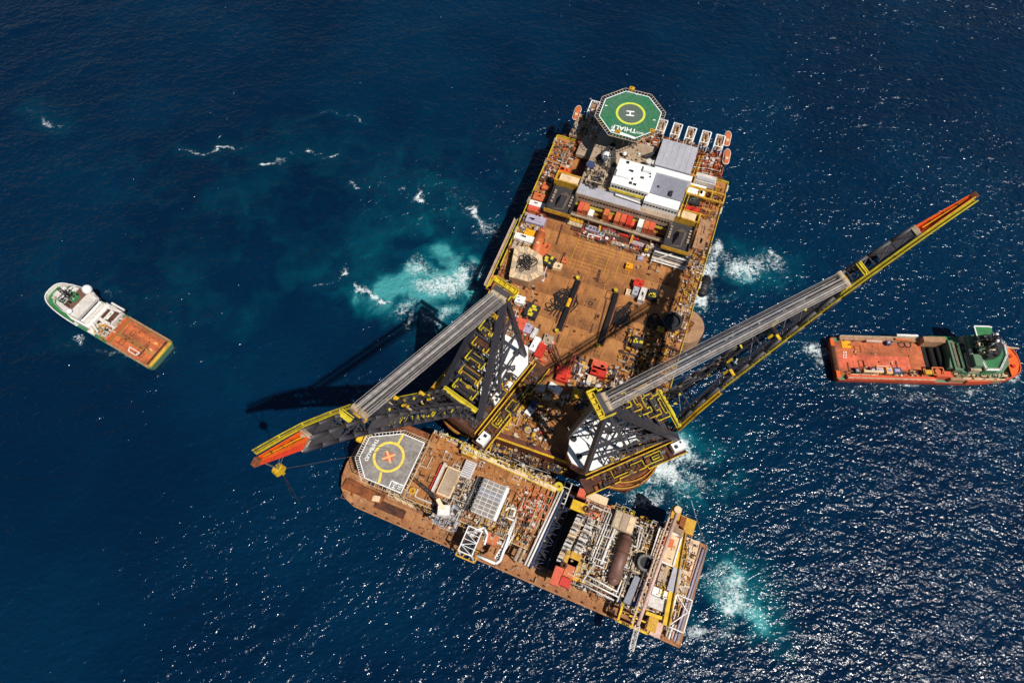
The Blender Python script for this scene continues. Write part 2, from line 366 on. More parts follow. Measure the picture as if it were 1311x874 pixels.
    rd = noise(.33, 4, .6, dist=1.2); rd = math_('SUBTRACT', 1.0, math_('ABSOLUTE', math_('MULTIPLY_ADD', rd, 3.2, -1.6), 0))
    f = math_('ADD', math_('MULTIPLY_ADD', fn2, .22, math_('MULTIPLY', fn, .38)), math_('MULTIPLY', rd, .34))
    fm = rng(math_('ADD', math_('MULTIPLY_ADD', attr('foam'), .62, f), 0), .83, 1.08)
    c = mix(fm, c, (.62, .68, .68)); L.new(c, p.inputs['Base Color'])
    L.new(rng(fm, 0, .6, .15, .75), p.inputs['Roughness'])
    p.inputs['IOR'].default_value = 1.333
    h1 = noise(.20, 3, .55, (2.0, 1, 1), R(-8), .5); h2 = noise(.52, 3, .55, (1.9, 1, 1), R(-30), .4); h3 = noise(.46, 2, .5, (1.8, 1, 1), R(24), .3)
    hs = math_('ADD', math_('MULTIPLY', h1, SEA_B1), math_('ADD', math_('MULTIPLY', h2, SEA_B2), math_('MULTIPLY', h3, SEA_B2)))
    bp = N.new('ShaderNodeBump'); bp.inputs['Strength'].default_value = 1; bp.inputs['Distance'].default_value = 1
    hs = math_('MULTIPLY', hs, attr('gust')); L.new(hs, bp.inputs['Height']); L.new(bp.outputs[0], p.inputs['Normal'])
    me.materials.append(m); o = bpy.data.objects.new('sea', me); COL.objects.link(o); o['kind'] = 'structure'
SEA_B1, SEA_B2 = 1.56, .84
build_sea()

# ================================================================== CRANE VESSEL
DZ = 22.0                                   # main deck level
ship = thing('crane_vessel', 'huge brown-decked twin crane vessel carrying a green helideck and grey deckhouse', 'ship', SHIP, 0, 0)
def fp(px, py, z=DZ): return SHIP.px(px, py, z)
hull = MB().prism([(-43.5, 2), (-30, -1.5), (30, -1.5), (43.5, 2), (44, 160), (38, 163), (-38, 163), (-44, 160)], 10, DZ-.1).build('hull', 'hull', ship)
for u in (-31, 31):
    for v, l in ((14, 26), (72, 24), (128, 24)):
        MB().prism([(u-12, v-l/2+3), (u-9, v-l/2), (u+9, v-l/2), (u+12, v-l/2+3), (u+12, v+l/2-3), (u+9, v+l/2), (u-9, v+l/2), (u-12, v+l/2-3)], -12, 10).build('column', 'hull', hull)
# deck plates: each its own piece, seams between
pl = {}
def deckplate(u0, u1, v0, v1, i):
    k = (round(u1-u0, 2), round(v1-v0, 2), i)
    if k not in pl:
        a, b = (u1-u0)/2-.06, (v1-v0)/2-.06
        me = MB().prism([(-a, -b), (a, -b), (a, b), (-a, b)], -.09, .0).mesh('deck_plate'); me.materials.append(MATS[('deck', 'deck_b', 'deck_c')[i]]); pl[k] = me
    o = bpy.data.objects.new('deck_plate', pl[k]); COL.objects.link(o); o.parent = ship; o.location = ((u0+u1)/2, (v0+v1)/2, DZ)
for i in range(11):
    for j in range(14):
        u0 = -44+8*i; v0 = 1.5+11.35*j
        if j == 0 and i in (0, 10): continue
        if 119 < v0 and 2 <= i <= 7: continue
        deckplate(u0, u0+8, v0, v0+11.35, rnd.choice((0, 0, 1, 2)))
# crane tubs
for u in (-31, 31):
    cp = MB().cyl(u, 13.5, 8, 27, 14.6, 40).build('crane_pedestal', 'rust', ship); MB().ring(u, 13.5, 15, 16, 14.5, 17.2, 44).ring(u, 13.5, 21.4, 22.2, 14.5, 16.2, 44).build('tub_ledge', 'rust', cp)
    MB().rail([(u+16.8*math.cos(R(10*k)), 13.5+16.8*math.sin(R(10*k))) for k in range(36)], 16, .2, closed=True).rail([(u+15.9*math.cos(R(10*k)), 13.5+15.9*math.sin(R(10*k))) for k in range(36)], 22.2, .2, closed=True).build('tub_rail', 'ochre', cp)
# bulwark rails in yellow green along both long sides, with white ladder frames
for s in (-1, 1):
    MB().rail([(s*44.1, 26), (s*44.1, 62)] if s < 0 else [(s*44.1, 32), (s*44.1, 159)], DZ, .17).build('side_rail', 'lime', ship)
    if s < 0: MB().rail([(-44.1, 76), (-44.1, 159), (-31, 159)], DZ, .24).build('side_rail', 'lime', ship)
    else: MB().rail([(44.1, 159), (33, 159)], DZ, .24).build('side_rail', 'lime', ship)
    for v in (96, 103, 116, 140, 154):
        m = MB()
        for k in range(5): m.box((s*44.3, v+k*.8, DZ+.2), (1.0, .3, .8))
        m.build('fairlead', 'white', ship)
MB().b2(-20, 18, -1.5, -.9, DZ-.4, DZ+.4).rail([(-20, -1.2), (18, -1.2)], DZ+.4, .2).build('bow_fender', 'yellow', ship)
MB().b2(-22, 26, -5, -1.6, DZ-7, DZ-6).build('fender_beam', 'rustdark', ship); clutter(ship, -21, 24, -4.8, -1.9, DZ-6, 60, 36, ['rustdark', 'tan', 'ochre', 'dark', 'steel'], 2.4, .4, 1.8, 6)
# big grille of deck beams ahead of the container rows
gu0, gv0 = fp(748, 302); 
for k in range(9):
    MB().b2(-15, 12.5, 88+1.9*k, 88.2+1.9*k, DZ, DZ+.3).build('grillage_beam', 'deck_c', ship)
for k in range(6): MB().b2(-15+5.4*k, -14.75+5.4*k, 87.8, 104.2, DZ, DZ+.26).build('grillage_beam', 'ochre', ship)
# long skid beams, coloured black for the deep shadow of their slots
for (a, b, n) in (((741, 358), (716, 421), 'skid_beam'), ((790, 374), (769, 440), 'skid_beam')):
    p = fp(*a, 24); q = fp(*b, 24)
    MB().beam((p[0], p[1], DZ+.8), (q[0], q[1], DZ+.8), 1.9, 1.6).build(n, 'black', ship); MB().beam((p[0]+1.25, p[1], DZ+.5), (q[0]+1.25, q[1], DZ+.5), .5, 1.0).build('skid_kerb', 'rust', ship); MB().beam((p[0]-3.4, p[1]-4, DZ+.2), (q[0]-2.4, q[1]+3, DZ+.2), .5, .4).build('skid_kerb', 'rustdark', ship)
    for t in (0, 1):
        c = (p, q)[t]; MB().cyl(c[0]-.8, c[1]+1.0*(1-2*t), DZ, DZ+2.0, .5, 12).ring(c[0]-.8, c[1]+1.0*(1-2*t), DZ+1.4, DZ+2.2, .4, .85, 14).build('sheave', 'lime', ship)
for px, py, l, wd in ((766, 353, 7, 1.3), (720, 333, 9, 1.2), (716, 300, 12, .8), (757, 420, 5, 1), (714, 433, 4, .8), (762, 405, 3, 1.2), (748, 462, 5, .8), (690, 420, 4, 1)):
    u, v = fp(px, py); MB().box((u, v, DZ+.05), (wd, l, .12), R(4)).build('hatch_cover', 'rustdark', ship)
# rail lines along the deck
for u in (-6.5, -2.2, 4.0, 8.4): MB().b2(u-.16, u+.16, 40, 84, DZ, DZ+.14).build('deck_rail', 'deck_c', ship)

# ---------------- accommodation block
acc = MB().prism([(-22.6, 119.5), (24.2, 119.5), (24.6, 159), (-22.6, 159)], DZ-.1, 33).build('accommodation_block', 'tan', ship)
def win_row(parent, u0, u1, v, z, n, w_=1.0, h=.9):
    for k in range(n):
        u = u0+(u1-u0)*(k+.5)/n; MB().b2(u-w_/2, u+w_/2, v-.12, v+.1, z, z+h).build('window', 'glass', parent)
MB().b2(-22.3, 8, 119.7, 125.5, 33, 33.25).build('roof_deck', 'ltgrey', acc)
MB().b2(-22.5, 23, 118.7, 119.5, 25.6, 25.8).rail([(-22.5, 118.8), (23, 118.8)], 25.8, .1).build('walkway', 'lime', acc)
win_row(acc, -21, 23, 119.5, 30.3, 30); win_row(acc, -21, 23, 119.5, 26.8, 30)
def blockbox(pts, z0, z1, nm, m):
    P = [fp(x, y, z1) for x, y in pts]; u0 = (P[0][0]+P[3][0])/2; u1 = (P[1][0]+P[2][0])/2; v1 = (P[0][1]+P[1][1])/2; v0 = (P[2][1]+P[3][1])/2
    o = MB().b2(u0, u1, v0, v1, z0, z1).build(nm, m, acc); return u0, u1, v0, v1
u0, u1, v0, v1 = blockbox([(793, 203), (842, 215), (831, 247), (783, 234)], 33, 40, 'wheelhouse', 'cleanwhite')
win_row(acc, u0+.5, u1-.5, v0, 37.4, 12, 1.0, 1.2)
MB().rail([(u0-.3, v0-.9), (u1+.3, v0-.9)], 36, .18).b2(u0, u1, v0-1, v0-.02, 35.7, 36).build('bridge_walkway', 'lime', acc)
wu, wv = (u0, u1), (v0, v1)
m = MB()
for k in range(9): m.box((u0+1+rnd.random()*(u1-u0-2), v0+1+rnd.random()*(v1-v0-2), 40.3), (rnd.uniform(.5, 2), rnd.uniform(.5, 1.2), .6))
m.build('roof_gear', 'dark', acc, kind='stuff')
MB().b2(u0+.8, u0+7, v0+4, v0+8, 40, 41.3).b2(u1-6, u1-2, v1-4.5, v1-1.5, 40, 41.6).build('roof_house', 'cleanwhite', acc)
u0, u1, v0, v1 = blockbox([(848, 178), (893, 188), (886, 223), (839, 211)], 33, 38.5, 'hangar_roof', 'ltgrey')
for k in range(1, 6): MB().b2(u0+k*(u1-u0)/6-.06, u0+k*(u1-u0)/6+.06, v0+.2, v1-.2, 38.5, 38.56).build('roof_seam', 'grey', acc)
u0, u1, v0, v1 = blockbox([(839, 213), (887, 226), (885, 233), (837, 219)], 33, 38.0, 'white_roof', 'cleanwhite')
u0, u1, v0, v1 = blockbox([(836, 220), (884, 233), (871, 257), (828, 246)], 33, 37.4, 'grey_roof', 'grey')
MB().b2(u0+10, u0+11.5, v0+.8, v0+3.5, 37.4, 38.6).b2(u0+4, u0+4.8, v0+4, v0+4.8, 37.4, 38).build('roof_vent', 'dark', acc)
u0, u1, v0, v1 = blockbox([(828, 247), (872, 258), (868, 269), (824, 257)], 33, 37.8, 'white_roof', 'cleanwhite')
win_row(acc, u0, u1, v0, 35.2, 11)
MB().rail([(u1+1, v0), (u1+2.2, v0+38)], 33, .2).rail([(u1+2.6, v0), (u1+3.4, v0+38)], 33, .2).build('edge_rail', 'lime', acc)
# white pipe rack on the front terrace
for k in range(3): MB().tube(fp(788, 245+k*2, 34.5)+(34.5,), fp(820, 256+k*2, 34.5)+(34.5,), .45, 8).build('vent_pipe', 'white' if k != 1 else 'grey', acc)
# dark raised bars standing in for cast shadows on the roof, radome, mast, domes
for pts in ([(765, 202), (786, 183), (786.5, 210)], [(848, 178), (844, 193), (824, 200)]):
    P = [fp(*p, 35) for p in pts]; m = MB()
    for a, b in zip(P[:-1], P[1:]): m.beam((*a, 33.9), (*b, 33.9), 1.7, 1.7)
    m.build('shadow_bar', 'pit', acc)
u, v = fp(776.5, 198, 39); MB().cyl(u, v, 33, 36.5, .8, 10).dome(u, v, 38, 2.2, 18, 8, True).build('radome', 'cleanwhite', acc, True)
u, v = fp(800, 195, 36); MB().dome(u, v, 35, 1.1, 12, 6, True).build('radome', 'cleanwhite', acc, True)
for px, py in ((831, 207), (838, 209)):
    u, v = fp(px, py, 37); MB().cyl(u, v, 33, 37.4, 1.5, 14).build('tank', 'offwhite', acc)
u, v = fp(756, 211, 35); MB().cyl(u, v, 33, 35.5, 2.1, 18).build('tank', 'bluegrey', acc)
u, v = fp(779, 216, 34); m = MB().truss((u, v, 33), (u, v, 45), 1.4, 1.4, .2, 7, .12); m.beam((u-3, v, 42), (u+3, v, 42), .3).beam((u, v-2, 44), (u, v+2, 44), .25); m.build('radar_mast', 'steel', acc)
clutter(acc, -21.5, -9, 127, 150, 33, 18, 5, ['tan', 'steel', 'beige', 'dark', 'tan'], 1.2, .4, 1.6, 3)
clutter(acc, -8, 6, 140, 158, 33, 18, 6, ['tan', 'white', 'beige', 'rustdark', 'tan'], 1.0, .4, 1.5, 2)
clutter(acc, -21, -12, 125, 135, 33, 24, 8, ['steel', 'dark', 'tan', 'beige'], 2.6, .6, 2.4, 4)
# ---------------- helideck
HZ = 47.0; hu, hv = SHIP.px(807, 146.5, HZ)
def octo(r, off): return [(hu+r*math.cos(R(off+45*k)), hv+r*math.sin(R(off+45*k))) for k in range(8)]
OFF = 19.5+4
hd = MB().prism(octo(15.0, OFF), HZ-1.2, HZ).build('helideck', 'helig', ship)
m = MB()
for k in range(8):
    a, b = octo(14.75, OFF)[k], octo(14.75, OFF)[(k+1) % 8]; m.beam((*a, HZ+.02), (*b, HZ+.02), .38, .06)
m.build('edge_line', 'paintw', hd)
a, b = fp(780.8, 167, HZ), fp(812, 178.5, HZ); c, d = fp(784, 165.3, HZ), fp(813.5, 176, HZ)
MB().prism([a, b, d, c], HZ+.055, HZ+.10).build('white_band', 'paintw', hd)
MB().ring(hu, hv+.5, HZ+.004, HZ+.03, 0.05, 6.7, 48).build('touchdown_area', 'heligrey', hd)
MB().ring(hu, hv+.5, HZ+.035, HZ+.06, 5.9, 7.0, 56).build('touchdown_ring', 'limering', hd)
text('letter_h', 'H', 5.2, 'paintw', hd, hu, hv+.5, HZ+.07, R(102), 1.0)
text('ship_name', 'THIALF', 3.5, 'paintw', hd, *fp(799, 165, HZ), HZ+.07, R(184), 1.05)
text('name_prefix', 'SSCV', 1.5, 'paintw', hd, *fp(819, 170.5, HZ), HZ+.07, R(184), 1.05)
for px, py in ((776.5, 135.5), (838, 154), (816, 121)):
    u, v = fp(px, py, HZ); text('edge_number', '9', 1.8, 'paintw', hd, u, v, HZ+.07, R(100))
o0, o1 = octo(15.1, OFF), octo(16.9, OFF)
for k in range(8):
    m = MB(); a, b, c, d = o0[k], o0[(k+1) % 8], o1[k], o1[(k+1) % 8]
    for t in range(9):
        t_ = t/8; m.beam((a[0]+(b[0]-a[0])*t_, a[1]+(b[1]-a[1])*t_, HZ-.4), (c[0]+(d[0]-c[0])*t_, c[1]+(d[1]-c[1])*t_, HZ-.1), .2)
    m.beam((*c, HZ-.1), (*d, HZ-.1), .22); m.build('safety_net_frame', 'beige', hd)
m = MB()
for x, y in octo(9, 0): m.tube((x, y, HZ-1.2), (hu+(x-hu)*.6, hv+(y-hv)*.6-2, 33), .45, 8)
for x, y in octo(13.5, OFF): m.beam((x, y, HZ-1.6), (hu, hv, HZ-3), .5, .8)
m.build('support_struts', 'steel', hd)
for px, py in ((809, 114), (791, 169), (835, 168)):
    u, v = fp(px, py, HZ); MB().box((u, v, HZ-.2), (2.4, 1.8, 1.6)).cyl(u, v, HZ+.6, HZ+1.2, .4, 8).build('fire_monitor', 'ochre', hd)

# ---------------- grey casings either side of the block, with yellow gantries
for cx, cy, sgn, lab in ((720, 254, -1, 'L'), (870, 301, 1, 'R')):
    u, v = fp(cx, cy, 30); w2, l2 = 5.4, 7.2
    cs = MB().b2(u-w2, u+w2, v-l2, v+l2, DZ-.1, 29).build('engine_casing', 'pit', ship)
    for q in (-1, 1): MB().b2(u+q*(w2+.3)-.3, u+q*(w2+.3)+.3, v-l2, v+l2, DZ, 30.4).build('casing_wall', 'dark', cs)
    MB().prism([(u-2.6, v-l2+.8), (u+2.2, v-l2+1.8), (u+3, v+3), (u+.4, v+5.0), (u-2, v+3)], 29, 29.3, [(u-2.2, v-l2+1.2), (u+1.8, v-l2+2), (u+2.2, v+2.6), (u+.4, v+4), (u-1.6, v+2.6)]).build('hood', 'hood', cs)
    MB().prism([(u-2, v-l2+1.4), (u+1.6, v-l2+2.2), (u+1.8, v+2.5), (u-1.5, v+2.5)], 29.3, 33, [(u-.3, v-3), (u+.3, v-3), (u+.4, v-1), (u-.4, v-1)]).build('hood_cowl', 'pit', cs)
    for q in (-1, 1):
        m = MB()
        for i in range(5): m.box((u+q*4.4, v-3+i*1.6+rnd.random()*.6, 29.5), (1.0, .8, .9))
        m.build('vent_box', 'tan', cs, kind='stuff')
    MB().b2(u-w2-1, u+w2+1, v+l2+.3, v+l2+.9, 25, 32.6).b2(u-w2-1, u+w2+1, v+l2+5.2, v+l2+5.8, 25, 32.6).b2(u-w2-1.2, u-w2-.4, v+l2, v+l2+6, DZ, 32.8).b2(u+w2+.4, u+w2+1.2, v+l2, v+l2+6, DZ, 32.8).build('gantry', 'ochre', cs)
    MB().b2(u-w2+.8, u+w2-.8, v+l2+1.0, v+l2+5.1, 30, 32.2).build('gantry_roof', 'cream', cs)
    MB().b2(u-w2-1, u+w2+1, v-l2-1.4, v-l2-.2, 28.2, 29.4).rail([(u-w2-1, v-l2-1.2), (u+w2+1, v-l2-1.2)], 29.4, .2).build('front_walkway', 'ochre', cs)
# ---------------- walkway bridge over the containers
p, q = fp(728, 272.5, 27), fp(862, 313, 27)
br = MB().beam((*p, 26.6), (*q, 26.6), 1.1, .35).build('catwalk', 'beige', ship)
MB().rail([(p[0], p[1]+.6, 26.8), (q[0], q[1]+.6, 26.8)], 0, .1).rail([(p[0], p[1]-.6, 26.8), (q[0], q[1]-.6, 26.8)], 0, .1).build('handrail', 'tan', br)
m = MB()
for t in (.02, .2, .4, .6, .8, .98): m.beam((p[0]+(q[0]-p[0])*t, p[1]+(q[1]-p[1])*t, DZ), (p[0]+(q[0]-p[0])*t, p[1]+(q[1]-p[1])*t, 26.4), .4)
m.build('post', 'beige', br)
for a, b in (((770, 282), (767, 296)), ((812, 296), (806, 314))):
    MB().beam((*fp(*a, 26), 26.5), (*fp(*b, 23), 22.4), 1.0, .35).build('stair_flight', 'ochre', br)

# ---------------- containers (each its own thing)
def container(label, cat, colour, u, v, z, lx=2.44, ly=6.06, h=2.6, rz=0, group=None, name='shipping_container'):
    t = thing(name, label, cat, SHIP, u, v, z, rz, group)
    MB().b2(-lx/2+.06, lx/2-.06, -ly/2+.06, ly/2-.06, .05, h-.08).build('body', colour, t)
    m = MB(); n = int(ly/.5)
    for k in range(n):
        y = -ly/2+.3+k*(ly-.6)/max(1, n-1)
        for s in (-1, 1): m.box((s*(lx/2-.03), y, h/2), (.08, .2, h-.3))
        m.box((0, y, h-.06), (lx-.3, .22, .06))
    m.build('corrugation', colour, t)
    m = MB()
    for sx in (-1, 1):
        for sy in (-1, 1): m.beam((sx*(lx/2-.06), sy*(ly/2-.06), 0), (sx*(lx/2-.06), sy*(ly/2-.06), h), .18)
        m.beam((sx*(lx/2-.06), -ly/2, h-.06), (sx*(lx/2-.06), ly/2, h-.06), .16); m.beam((-lx/2, sx*(ly/2-.06), h-.06), (lx/2, sx*(ly/2-.06), h-.06), .16)
    m.build('corner_frame', colour, t)
    m = MB()
    for s in (-.5, .5): m.tube((s, -ly/2+.02, .3), (s, -ly/2+.02, h-.3), .05, 6)
    m.build('door_bar', 'steel', t)
    return t
G1 = 'containers standing in the row behind the catwalk'
row = [(155, 158, 2, 'cred', 'tall pale red container at the left end of the catwalk row', 1.0), (210, 190, 2, 'corange', 'shorter salmon container second from the left in the catwalk row', .72), (268, 262, 1, 'white', 'low white container in the gap of the catwalk row', .62),
       (472, 225, 2, 'corange', 'orange container standing alone right of the gap in the catwalk row', .95), (528, 292, 1, 'corange', 'narrow low orange container beside the lone orange one', .8),
       (606, 295, 2, 'corange', 'dull orange container, first of the four abreast mid row', .95), (682, 305, 2, 'cred', 'salmon red container, second of the four abreast mid row', 1.0), (748, 345, 2, 'red', 'brighter orange red container, third of the four abreast mid row', .9), (803, 365, 1, 'cred', 'low salmon container, last of the four abreast mid row', .85),
       (892, 370, 2, 'white', 'tall white container between red ones in the catwalk row', .95), (966, 388, 2, 'corange', 'dull orange container right of the white one in the catwalk row', .95), (1034, 408, 2, 'cred', 'salmon container at the right end of the catwalk row', .9)]
for X, Y, n, c, lab, k in row:
    px, py = 730+X/9.708, 240+Y/9.708; zt = DZ+.8+2.6*n; k *= 1.5; py += 3.2
    u, v = fp(px, py, zt)
    for i in range(n):
        nm = lab if i == n-1 else 'container underneath the '+lab.split(' in the')[0].split(' at the')[0].replace(', ', ' ')
        container(nm, 'container', c, u, v, DZ+.8+2.6*i, 2.44, 6.06*k, 2.6, 0, G1)
u0, u1 = fp(740, 262)[0], fp(845, 290)[0]
MB().b2(-20, 22.5, 106.5, 118, DZ+.02, DZ+.8).build('container_platform', 'rustdark', ship)
MB().rail([(-20, 118), (22.5, 118)], DZ+.8, .16).build('platform_rail', 'ochre', ship)
G2 = 'boxes and skids in front of the catwalk'
for X, Y, c, lab, lx, ly, h, nm in [(310, 425, 'corange', 'rusty orange basket just left of the first catwalk stair', 6, 2.2, 1.8, 'cargo_basket'), (280, 500, 'lilac', 'lilac grey reefer box in front of the catwalk left end', 6.5, 2.6, 2.6, 'equipment_box'), (385, 570, 'ltgrey', 'small pale generator box near the first catwalk stair', 3.2, 2, 2, 'generator'),
                                (520, 500, 'red', 'long dark red workshop box under the middle of the catwalk', 12, 2.4, 2.4, 'workshop_container'), (510, 555, 'tan', 'olive tan pump skid in front of the dark red box', 8, 2, 1.6, 'pump_skid'), (715, 575, 'red', 'long bright red workshop box left of the second catwalk stair', 11, 2.4, 2.4, 'workshop_container'),
                                (620, 700, 'tan', 'tan open tray of fittings at the grillage corner', 9, 2, 1.2, 'cargo_tray'), (840, 690, 'lilac', 'pinkish tool rack right of the second catwalk stair', 6, 2, 1.6, 'tool_rack'), (830, 735, 'cred', 'pale pink tool box below the second catwalk stair', 2.4, 1.8, 1.6, 'tool_box'), (760, 770, 'rust', 'rusty open tray at the right corner of the grillage', 8, 1.8, 1.0, 'cargo_tray'),
                                (80, 380, 'ochre', 'olive pump unit below the left casing walkway', 7, 3.4, 2.4, 'pump_skid'), (60, 450, 'beige', 'beige pipe rack below the olive pump unit', 7, 2, 1.4, 'pipe_rack'), (1080, 740, 'offwhite', 'row of off white tanks below the right casing', 6.5, 2.6, 2.0, 'tank_rack'), (960, 735, 'yellow', 'yellow upright post stand right of the second stair', 1.6, 3, 3.4, 'davit_stand')]:
    u, v = fp(730+X/9.708, 240+Y/9.708, DZ+h); t = thing(nm, lab, nm.replace('_', ' ').split(' ')[-1], SHIP, u, v, DZ, R(-1), G2)
    MB().b2(-lx/2, lx/2, -ly/2, ly/2, .15, h*.8).build('body', c, t)
    m = MB(); k = max(2, int(lx/1.6))
    for i in range(k): m.box((-lx/2+lx*(i+.5)/k, rnd.uniform(-.3, .3), h*.9), (lx/k*.6, ly*rnd.uniform(.4, .8), h*.2))
    m.build('top_gear', rnd.choice(['steel', 'tan', 'dark', c]), t)
    MB().b2(-lx/2-.1, lx/2+.1, -ly/2-.1, ly/2+.1, 0, .15).build('skid_frame', 'dark', t)
clutter(ship, -16, 20, 104.5, 108, DZ, 70, 21, ['steel', 'rust', 'tan', 'white', 'dark', 'red'], 1.6, .5, 2, 8)
# ---------------- port and starboard deck gear
clutter(ship, -43, -31.5, 124, 157, DZ, 90, 22, ['tan', 'rust', 'rustdark', 'steel', 'offwhite', 'corange'], 1.8, .5, 2.4, 8)
clutter(ship, -43.5, -35, 84, 123, DZ, 90, 23, ['tan', 'rust', 'ochre', 'offwhite', 'dark'], 1.8, .5, 2, 5)
clutter(ship, 27, 43, 124, 158, DZ, 70, 24, ['rust', 'rustdark', 'tan', 'corange', 'ochre'], 1.8, .4, 2.2, 12)
clutter(ship, 37.5, 43.5, 66, 122, DZ, 150, 25, ['rust', 'rustdark', 'tan', 'ochre', 'offwhite'], 1.6, .4, 2, 10)
clutter(ship, 36, 43, 34, 64, DZ, 60, 26, ['rust', 'rustdark', 'tan', 'ochre', 'corange'], 1.4, .4, 1.8, 8)
clutter(ship, -18, 4, 1, 22, DZ, 80, 27, ['ochre', 'tan', 'beige', 'rust', 'offwhite', 'dark', 'yellow'], 2.0, .4, 2.2, 8)
clutter(ship, 2, 24, 22, 44, DZ, 120, 28, ['tan', 'beige', 'rustdark', 'dark', 'offwhite', 'ochre', 'bluegrey'], 2.2, .5, 2.6, 10)
clutter(ship, 20, 43, 34, 66, DZ, 150, 29, ['rustdark', 'tan', 'dark', 'rust', 'ochre'], 2.0, .5, 2.6, 8)
clutter(ship, -34, -21, 30, 60, DZ, 60, 37, ['tan', 'cred', 'offwhite', 'rust', 'dark'], 1.8, .5, 2.2, 5)
clutter(ship, 14, 38, 66, 100, DZ, 16, 38, ['rust', 'rustdark', 'dark', 'tan'], 1.2, .3, 1.6, 1)
clutter(ship, -43.5, -34, 26, 62, DZ, 50, 39, ['rust', 'tan', 'ochre', 'rustdark', 'offwhite'], 1.6, .4, 2.0, 5)
clutter(ship, -22, -8, 22, 48, DZ, 60, 30, ['tan', 'cred', 'offwhite', 'rust', 'corange'], 1.8, .5, 2.4, 5)
clutter(ship, -43, -22, 60, 84, DZ, 34, 31, ['rust', 'offwhite', 'tan', 'dark'], 1.4, .4, 1.6, 4)
clutter(ship, -12, 22, 48, 86, DZ, 26, 32, ['rustdark', 'rust', 'dark'], .4, .3, 1.0, 0)
def dbox(px, py, h, lx, ly, c, nm, lab, cat, rz=0, top=None):
    u, v = fp(px, py, DZ+h); t = thing(nm, lab, cat, SHIP, u, v, DZ, R(rz))
    MB().b2(-lx/2, lx/2, -ly/2, ly/2, .2, h).build('body', c, t)
    m = MB().b2(-lx/2-.12, lx/2+.12, -ly/2-.12, ly/2+.12, 0, .2)
    for s in (-1, 1): m.b2(s*lx/2-.1, s*lx/2+.1, -ly/2-.1, ly/2+.1, .2, h+.1)
    m.build('frame', 'dark' if c in ('dark', 'black') else c, t)
    r = random.Random(lab); m = MB()
    for i in range(4): m.box((r.uniform(-.35, .35)*lx, r.uniform(-.35, .35)*ly, h+.12), (r.uniform(.2, .4)*lx, r.uniform(.15, .35)*ly, .35))
    m.build('top_gear', top or c, t); return t
dbox(748, 180-1, 3, 4.4, 5, 'cred', 'shipping_container', 'salmon container beside the helideck on the left wing', 'container')
dbox(722, 219, 3, 5, 5, 'orange', 'winch', 'orange winch house above the left casing gantry', 'winch', 0, 'rust')
dbox(700, 238, 2.2, 4, 4, 'corange', 'winch', 'orange winch by the left deck edge', 'winch')
dbox(691, 252, 2.6, 6, 4, 'corange', 'shipping_container', 'rust orange container left of the grey casing', 'container')
dbox(691, 262, 2.6, 10, 3, 'white', 'shipping_container', 'white container left of the grey casing', 'container')
dbox(688, 268, 2.6, 9, 3, 'cred', 'shipping_container', 'salmon container just below the white one at left edge', 'container')
dbox(686, 281, 2.4, 9, 4.5, 'lilac', 'equipment_box', 'lilac grey equipment box at the left deck edge', 'box')
dbox(671, 304, 2.6, 9, 3.4, 'white', 'shipping_container', 'white container beside the big orange tank', 'container')
dbox(678, 298, 2.0, 4.6, 3.6, 'amber', 'hydraulic_unit', 'amber hydraulic unit behind the white container by the tank', 'machine')
dbox(666, 314, 1.0, 7, 7, 'tan', 'cargo_tray', 'flat tan tray between white container and beige hexagonal block', 'tray')
dbox(697, 319, 2.0, 3.2, 8, 'corange', 'cargo_basket', 'long salmon basket right of the orange tank', 'basket', -14)
dbox(703, 333, 2.8, 5, 5, 'dark', 'winch_unit', 'dark winch unit with yellow gear right of the beige block', 'winch', -12, 'lime')
dbox(681, 397, 2.8, 5.4, 6.5, 'dark', 'winch_unit', 'dark winch unit with yellow gear beside the left crane', 'winch', -4, 'lime')
dbox(666, 383, 2.6, 4, 3.6, 'cleanwhite', 'equipment_box', 'small white box beside the left crane head', 'box')
dbox(714, 340, 1.4, 3.6, 3.4, 'cream', 'cargo_tray', 'small cream crate right of the upper dark winch unit', 'crate')
dbox(723, 333, 1.2, 2.2, 3, 'corange', 'cargo_tray', 'tiny orange crate left of the open deck', 'crate')
dbox(806, 340, 2, 2.8, 2.6, 'amber', 'tool_box', 'amber yellow box on the open deck right of the grillage', 'box')
dbox(820, 330, 1.2, 2.4, 2.2, 'lilac', 'tool_box', 'lilac box on deck near the pipe rack', 'box')
dbox(818, 362, 3, 4.2, 3.6, 'red', 'generator', 'red generator box behind the white frame mid deck', 'generator')
dbox(814, 372, 2.6, 2.4, 4.4, 'ltgrey', 'generator', 'light grey box below the red generator', 'box')
dbox(823, 376, 3, 2.6, 7, 'offwhite', 'frame_box', 'white framed tank unit between two boxes mid deck', 'tank')
dbox(806, 374, 1.2, 3, 3, 'cream', 'cargo_tray', 'pale cream crate left of the grey box mid deck', 'crate')
dbox(837, 376, 2.8, 4.4, 5, 'dark', 'winch_unit', 'dark winch unit with yellow gear at the shadow edge', 'winch', 0, 'lime')
dbox(817, 437, 2.8, 4.4, 5, 'dark', 'winch_unit', 'dark winch unit with yellow gear deep in the crane shadow', 'winch', 0, 'lime')
dbox(666, 414, 3, 4.4, 5.5, 'cred', 'shipping_container', 'salmon container nearest the left crane house', 'container')
dbox(676, 420, 2.6, 3.4, 4.4, 'lilac', 'equipment_box', 'grey lilac box right of the salmon container', 'box')
dbox(684, 426, 2.4, 1.8, 5, 'offwhite', 'gas_rack', 'narrow white rack right of the lilac box', 'rack', -8)
dbox(685, 440, 2.8, 2.6, 7, 'cleanwhite', 'shipping_container', 'white container next to the bright red one', 'container', -6)
dbox(692, 448, 2.8, 3, 6.5, 'red', 'shipping_container', 'bright red container next to the white one', 'container', -6)
dbox(702, 434, 1.6, 4, 4, 'tan', 'cargo_basket', 'tan open basket above the bright red container', 'basket')
